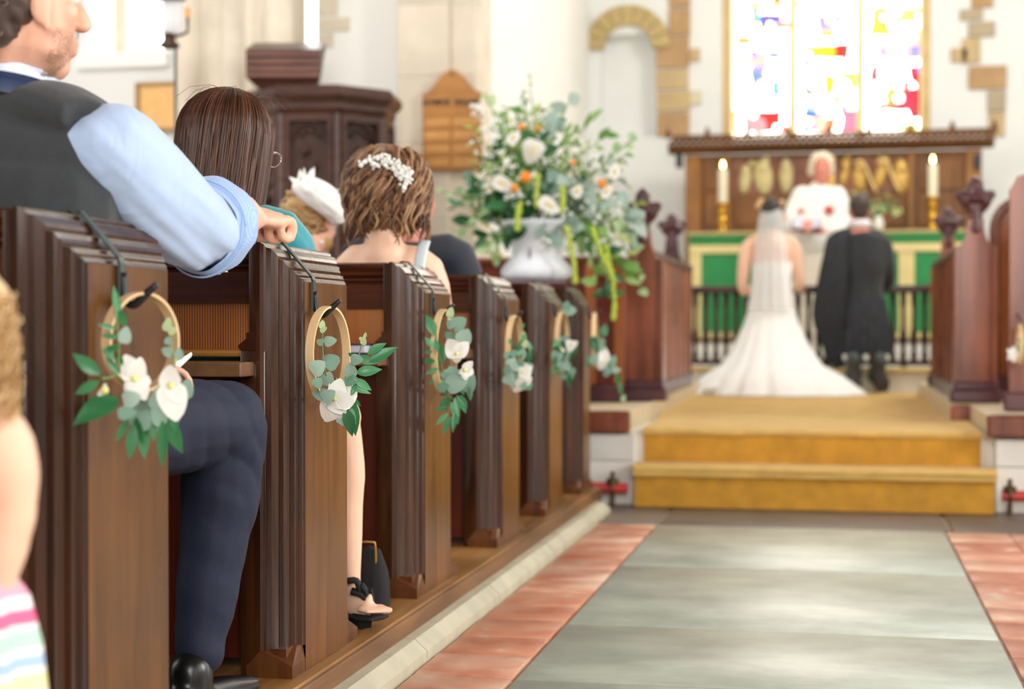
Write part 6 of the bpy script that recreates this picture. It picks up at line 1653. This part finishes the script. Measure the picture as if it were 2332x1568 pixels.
blob('hair', [('e', hc + M @ Vector((0, -.018, .045)), (.082, .09, .085), M), ('e', hc + M @ Vector((0, -.05, -.005)), (.066, .05, .06), M)], HD[1], t, .009, 2, folds(.004, (0, 0, 1), 60, 40))
b = MB(); b.lathe([(.088, -.02), (.084, .03), (.076, .036)], q(1957, 512, d0) - UP * .0, 24); b.build('shirt_collar', mat('white_shirt', 'efeef4', .6), t, smooth=True)
blob('jacket', [('t', [q(1957, 526, d0), q(1957, 545, d0), q(1957, 600, d0), q(1957, 650, d0), q(1957, 700, d0)], [(.085, .08), (.19, .11), (.20, .125), (.17, .12), (.20, .14)], (0, 1, 0)),
    ('t', [q(1990, 540, d0), q(2010, 560, d0), q(2022, 620, d0), q(2014, 655, d0 + .15), q(2005, 640, d0 + .28)], [.07, .072, .062, .055, .045]), ('t', [q(1925, 540, d0), q(1905, 560, d0), q(1893, 620, d0), q(1900, 655, d0 + .15), q(1910, 640, d0 + .28)], [.07, .072, .062, .055, .045])], JK, t, .01, 4, folds(.006, (1, 0, .4), 10, 3))
b = MB(); n = 90; vs = []; fs = []
for i, (y, hw, ry) in enumerate(((680, 56, .14), (720, 62, .17), (760, 66, .19), (806, 70, .21))):
    for k in range(n):
        qq = 2 * PI * k / n; fl_ = 1 + .02 * i * math.sin(qq * 24); c_ = q(1960, y, d0); vs.append((c_.x + hw * sc * fl_ * math.cos(qq), c_.y + ry * fl_ * math.sin(qq), c_.z))
for i in range(3):
    for k in range(n): k2 = (k + 1) % n; fs.append((i * n + k, i * n + k2, (i + 1) * n + k2, (i + 1) * n + k))
b.add(vs, fs); b.build('kilt', TAR, t)
blob('fly_plaid', [('t', [q(1925, 530, d0 - .06), q(1905, 560, d0 - .10), q(1896, 640, d0 - .14), q(1886, 720, d0 - .14), q(1896, 790, d0 - .12), q(1906, 845, d0 - .10)], [(.05, .03), (.09, .035), (.11, .04), (.115, .04), (.07, .03), (.03, .015)], (0, 1, 0))], mat('black_plaid', '24262b', .85, var=.3, vscale=25), t, .01, 3, folds(.012, (1, 0, 0), 16, 2))
SOCK = mat('sage_sock', '4e5a56', .85)
for (x0, x1, lean) in ((1945, 1944, 0), (1995, 2004, .14)):
    blob('sock', [('t', [pz(q(x0, 800, d0 + .0), .50), pz(q(x0, 815, d0 - .22), .49), q(x1, 818, d0 - .30)], [.066, .06, .052])], SOCK, t, .009, 2)
    b = MB(); rm = Matrix.Rotation(-lean * 1.2, 3, 'Y')
    c_ = q(x1, 852, 11.20)
    b.ell(c_ + rm @ Vector((0, 0, .085)), (.036, .035, .05), rm); b.tube([c_ + rm @ Vector((0, 0, .10)), c_ + rm @ Vector((0, 0, .02)), c_ + rm @ Vector((0, 0, -.06)), c_ + rm @ Vector((0, .0, -.125))], [(.046, .032), (.042, .026), (.058, .032), (.038, .024)], 14, up=(0, 1, 0), smooth=4)
    b.build('shoe', mat('worn_sole', '33302c', .6), t, smooth=True)

# ---- child in the foreground, mostly outside the frame
d0 = 1.75; hc = q(-122, 775, d0); M = frame(-.3)
t = person('small blond curly child at the left edge, in a candy striped dress', (hc.x, hc.y, 0.001))
nk = hc + Vector((0, -.02, -.10)); shR = q(-20, 985, d0); shL = shR - Vector((.20, 0, 0)); mid = (shR + shL) / 2
blob('body', head_prims(hc, M, .78) + [('t', [hc, nk, nk - UP * .04], [.038, .036, .045]), ('t', [nk - UP * .03, mid, pz(mid, .52)], [(.04, .04), (.07, .055), (.075, .06)], (0, 1, 0)),
   ('t', [mid, shR, q(18, 1060, d0), q(36, 1165, d0), q(30, 1180, d0)], [.035, .034, .034, .023, .024]), ('t', [q(34, 1170, d0), q(14, 1250, d0), q(8, 1320, d0)], [.024, .024, .016]),
   ('t', [mid, shL, shL + Vector((-.03, 0, -.15)), shL + Vector((-.01, .06, -.24))], [.034, .034, .026, .018])] +
   hand_prims(q(8, 1318, d0), rot_from((.08, .1, -1), (1, -.3, 0)), .4, .52, 1) +
   [('t', [pz(mid, .42) + Vector((s_ * .045, 0, 0)), pz(mid, .24) + Vector((s_ * .045, 0, 0)), pz(mid, .05) + Vector((s_ * .045, 0, 0))], [.046, .036, .025]) for s_ in (-1, 1)], SKINP, t, .006, 3)
eyes(hc, M, t, .78)
for s_ in (-1, 1):
    p = pz(mid, .028) + Vector((s_ * .045, .025, 0)); b = MB(); b.ell(p, (.03, .07, .026)); b.build('shoe', mat('white_shoe', 'eeeeea', .5), t, smooth=True)
blob('hair', [('e', hc + Vector((0, -.01, .02)), (.070, .085, .082)), ('e', q(-60, 800, d0), (.046, .05, .04))], HY[1], t, .006, 2, folds(.006, (1, 0, 1), 50, 30))
rs = random.Random(3); paths = []
for k in range(240):
    a = rs.uniform(-1.2, 1.4); z0 = rs.uniform(-.05, .06); p = hc + Vector((.066 * math.cos(a), .07 * math.sin(a) - .01, z0)); ph = rs.uniform(0, 6.28); L = rs.uniform(.03, .075); rr_ = rs.uniform(.004, .009)
    paths.append([p + Vector((math.cos(a) * (.004 + .012 * u_ / 12) + rr_ * math.sin(ph + u_ * .8), rr_ * math.cos(ph + u_ * .8), -L * u_ / 12)) for u_ in range(13)])
strands('hair_curls', paths, .0016, HY, t, 4)['kind'] = 'stuff'
m, nt, bb = base('candy_stripe'); tc = nt.nodes.new('ShaderNodeTexCoord'); sx = nt.nodes.new('ShaderNodeSeparateXYZ'); mr = nt.nodes.new('ShaderNodeMapRange'); cr = nt.nodes.new('ShaderNodeValToRGB'); cr.color_ramp.interpolation = 'CONSTANT'
nt.links.new(tc.outputs['Object'], sx.inputs[0]); mr.inputs[1].default_value = .38; mr.inputs[2].default_value = .58; nt.links.new(sx.outputs[2], mr.inputs[0]); nt.links.new(mr.outputs[0], cr.inputs[0])
bands = [(0, 'f0eee8'), (.20, 'f4ecb0'), (.30, 'f6f6f4'), (.33, 'a9c4e8'), (.40, 'f6f4f0'), (.44, 'b9dccb'), (.54, 'f6f4f0'), (.57, 'f06a94'), (.65, 'f8f4f4'), (.72, 'f0a8bc')]
el0 = cr.color_ramp.elements
el0[0].position = 0; el0[0].color = lin(bands[0][1]); el0[1].position = bands[1][0]; el0[1].color = lin(bands[1][1])
for p_, c_ in bands[2:]:
    e = el0.new(p_); e.color = lin(c_)
nt.links.new(cr.outputs[0], bb.inputs['Base Color']); bb.inputs['Roughness'].default_value = .8
b = MB(); n = 60; vs = []; fs = []
for i, (zz, rx, ry) in enumerate(((.70, .078, .065), (.62, .085, .068), (.56, .105, .075), (.525, .134, .09), (.47, .146, .105), (.36, .155, .12))):
    for k in range(n): qq = 2 * PI * k / n; fl_ = 1 + .015 * i * math.sin(qq * 11); vs.append((mid.x + rx * fl_ * math.cos(qq), mid.y + ry * fl_ * math.sin(qq), zz))
for i in range(5):
    for k in range(n): k2 = (k + 1) % n; fs.append((i * n + k, i * n + k2, (i + 1) * n + k2, (i + 1) * n + k))
fs.append(tuple(range(n))); b.add(vs, fs); b.build('dress', m, t, smooth=True)
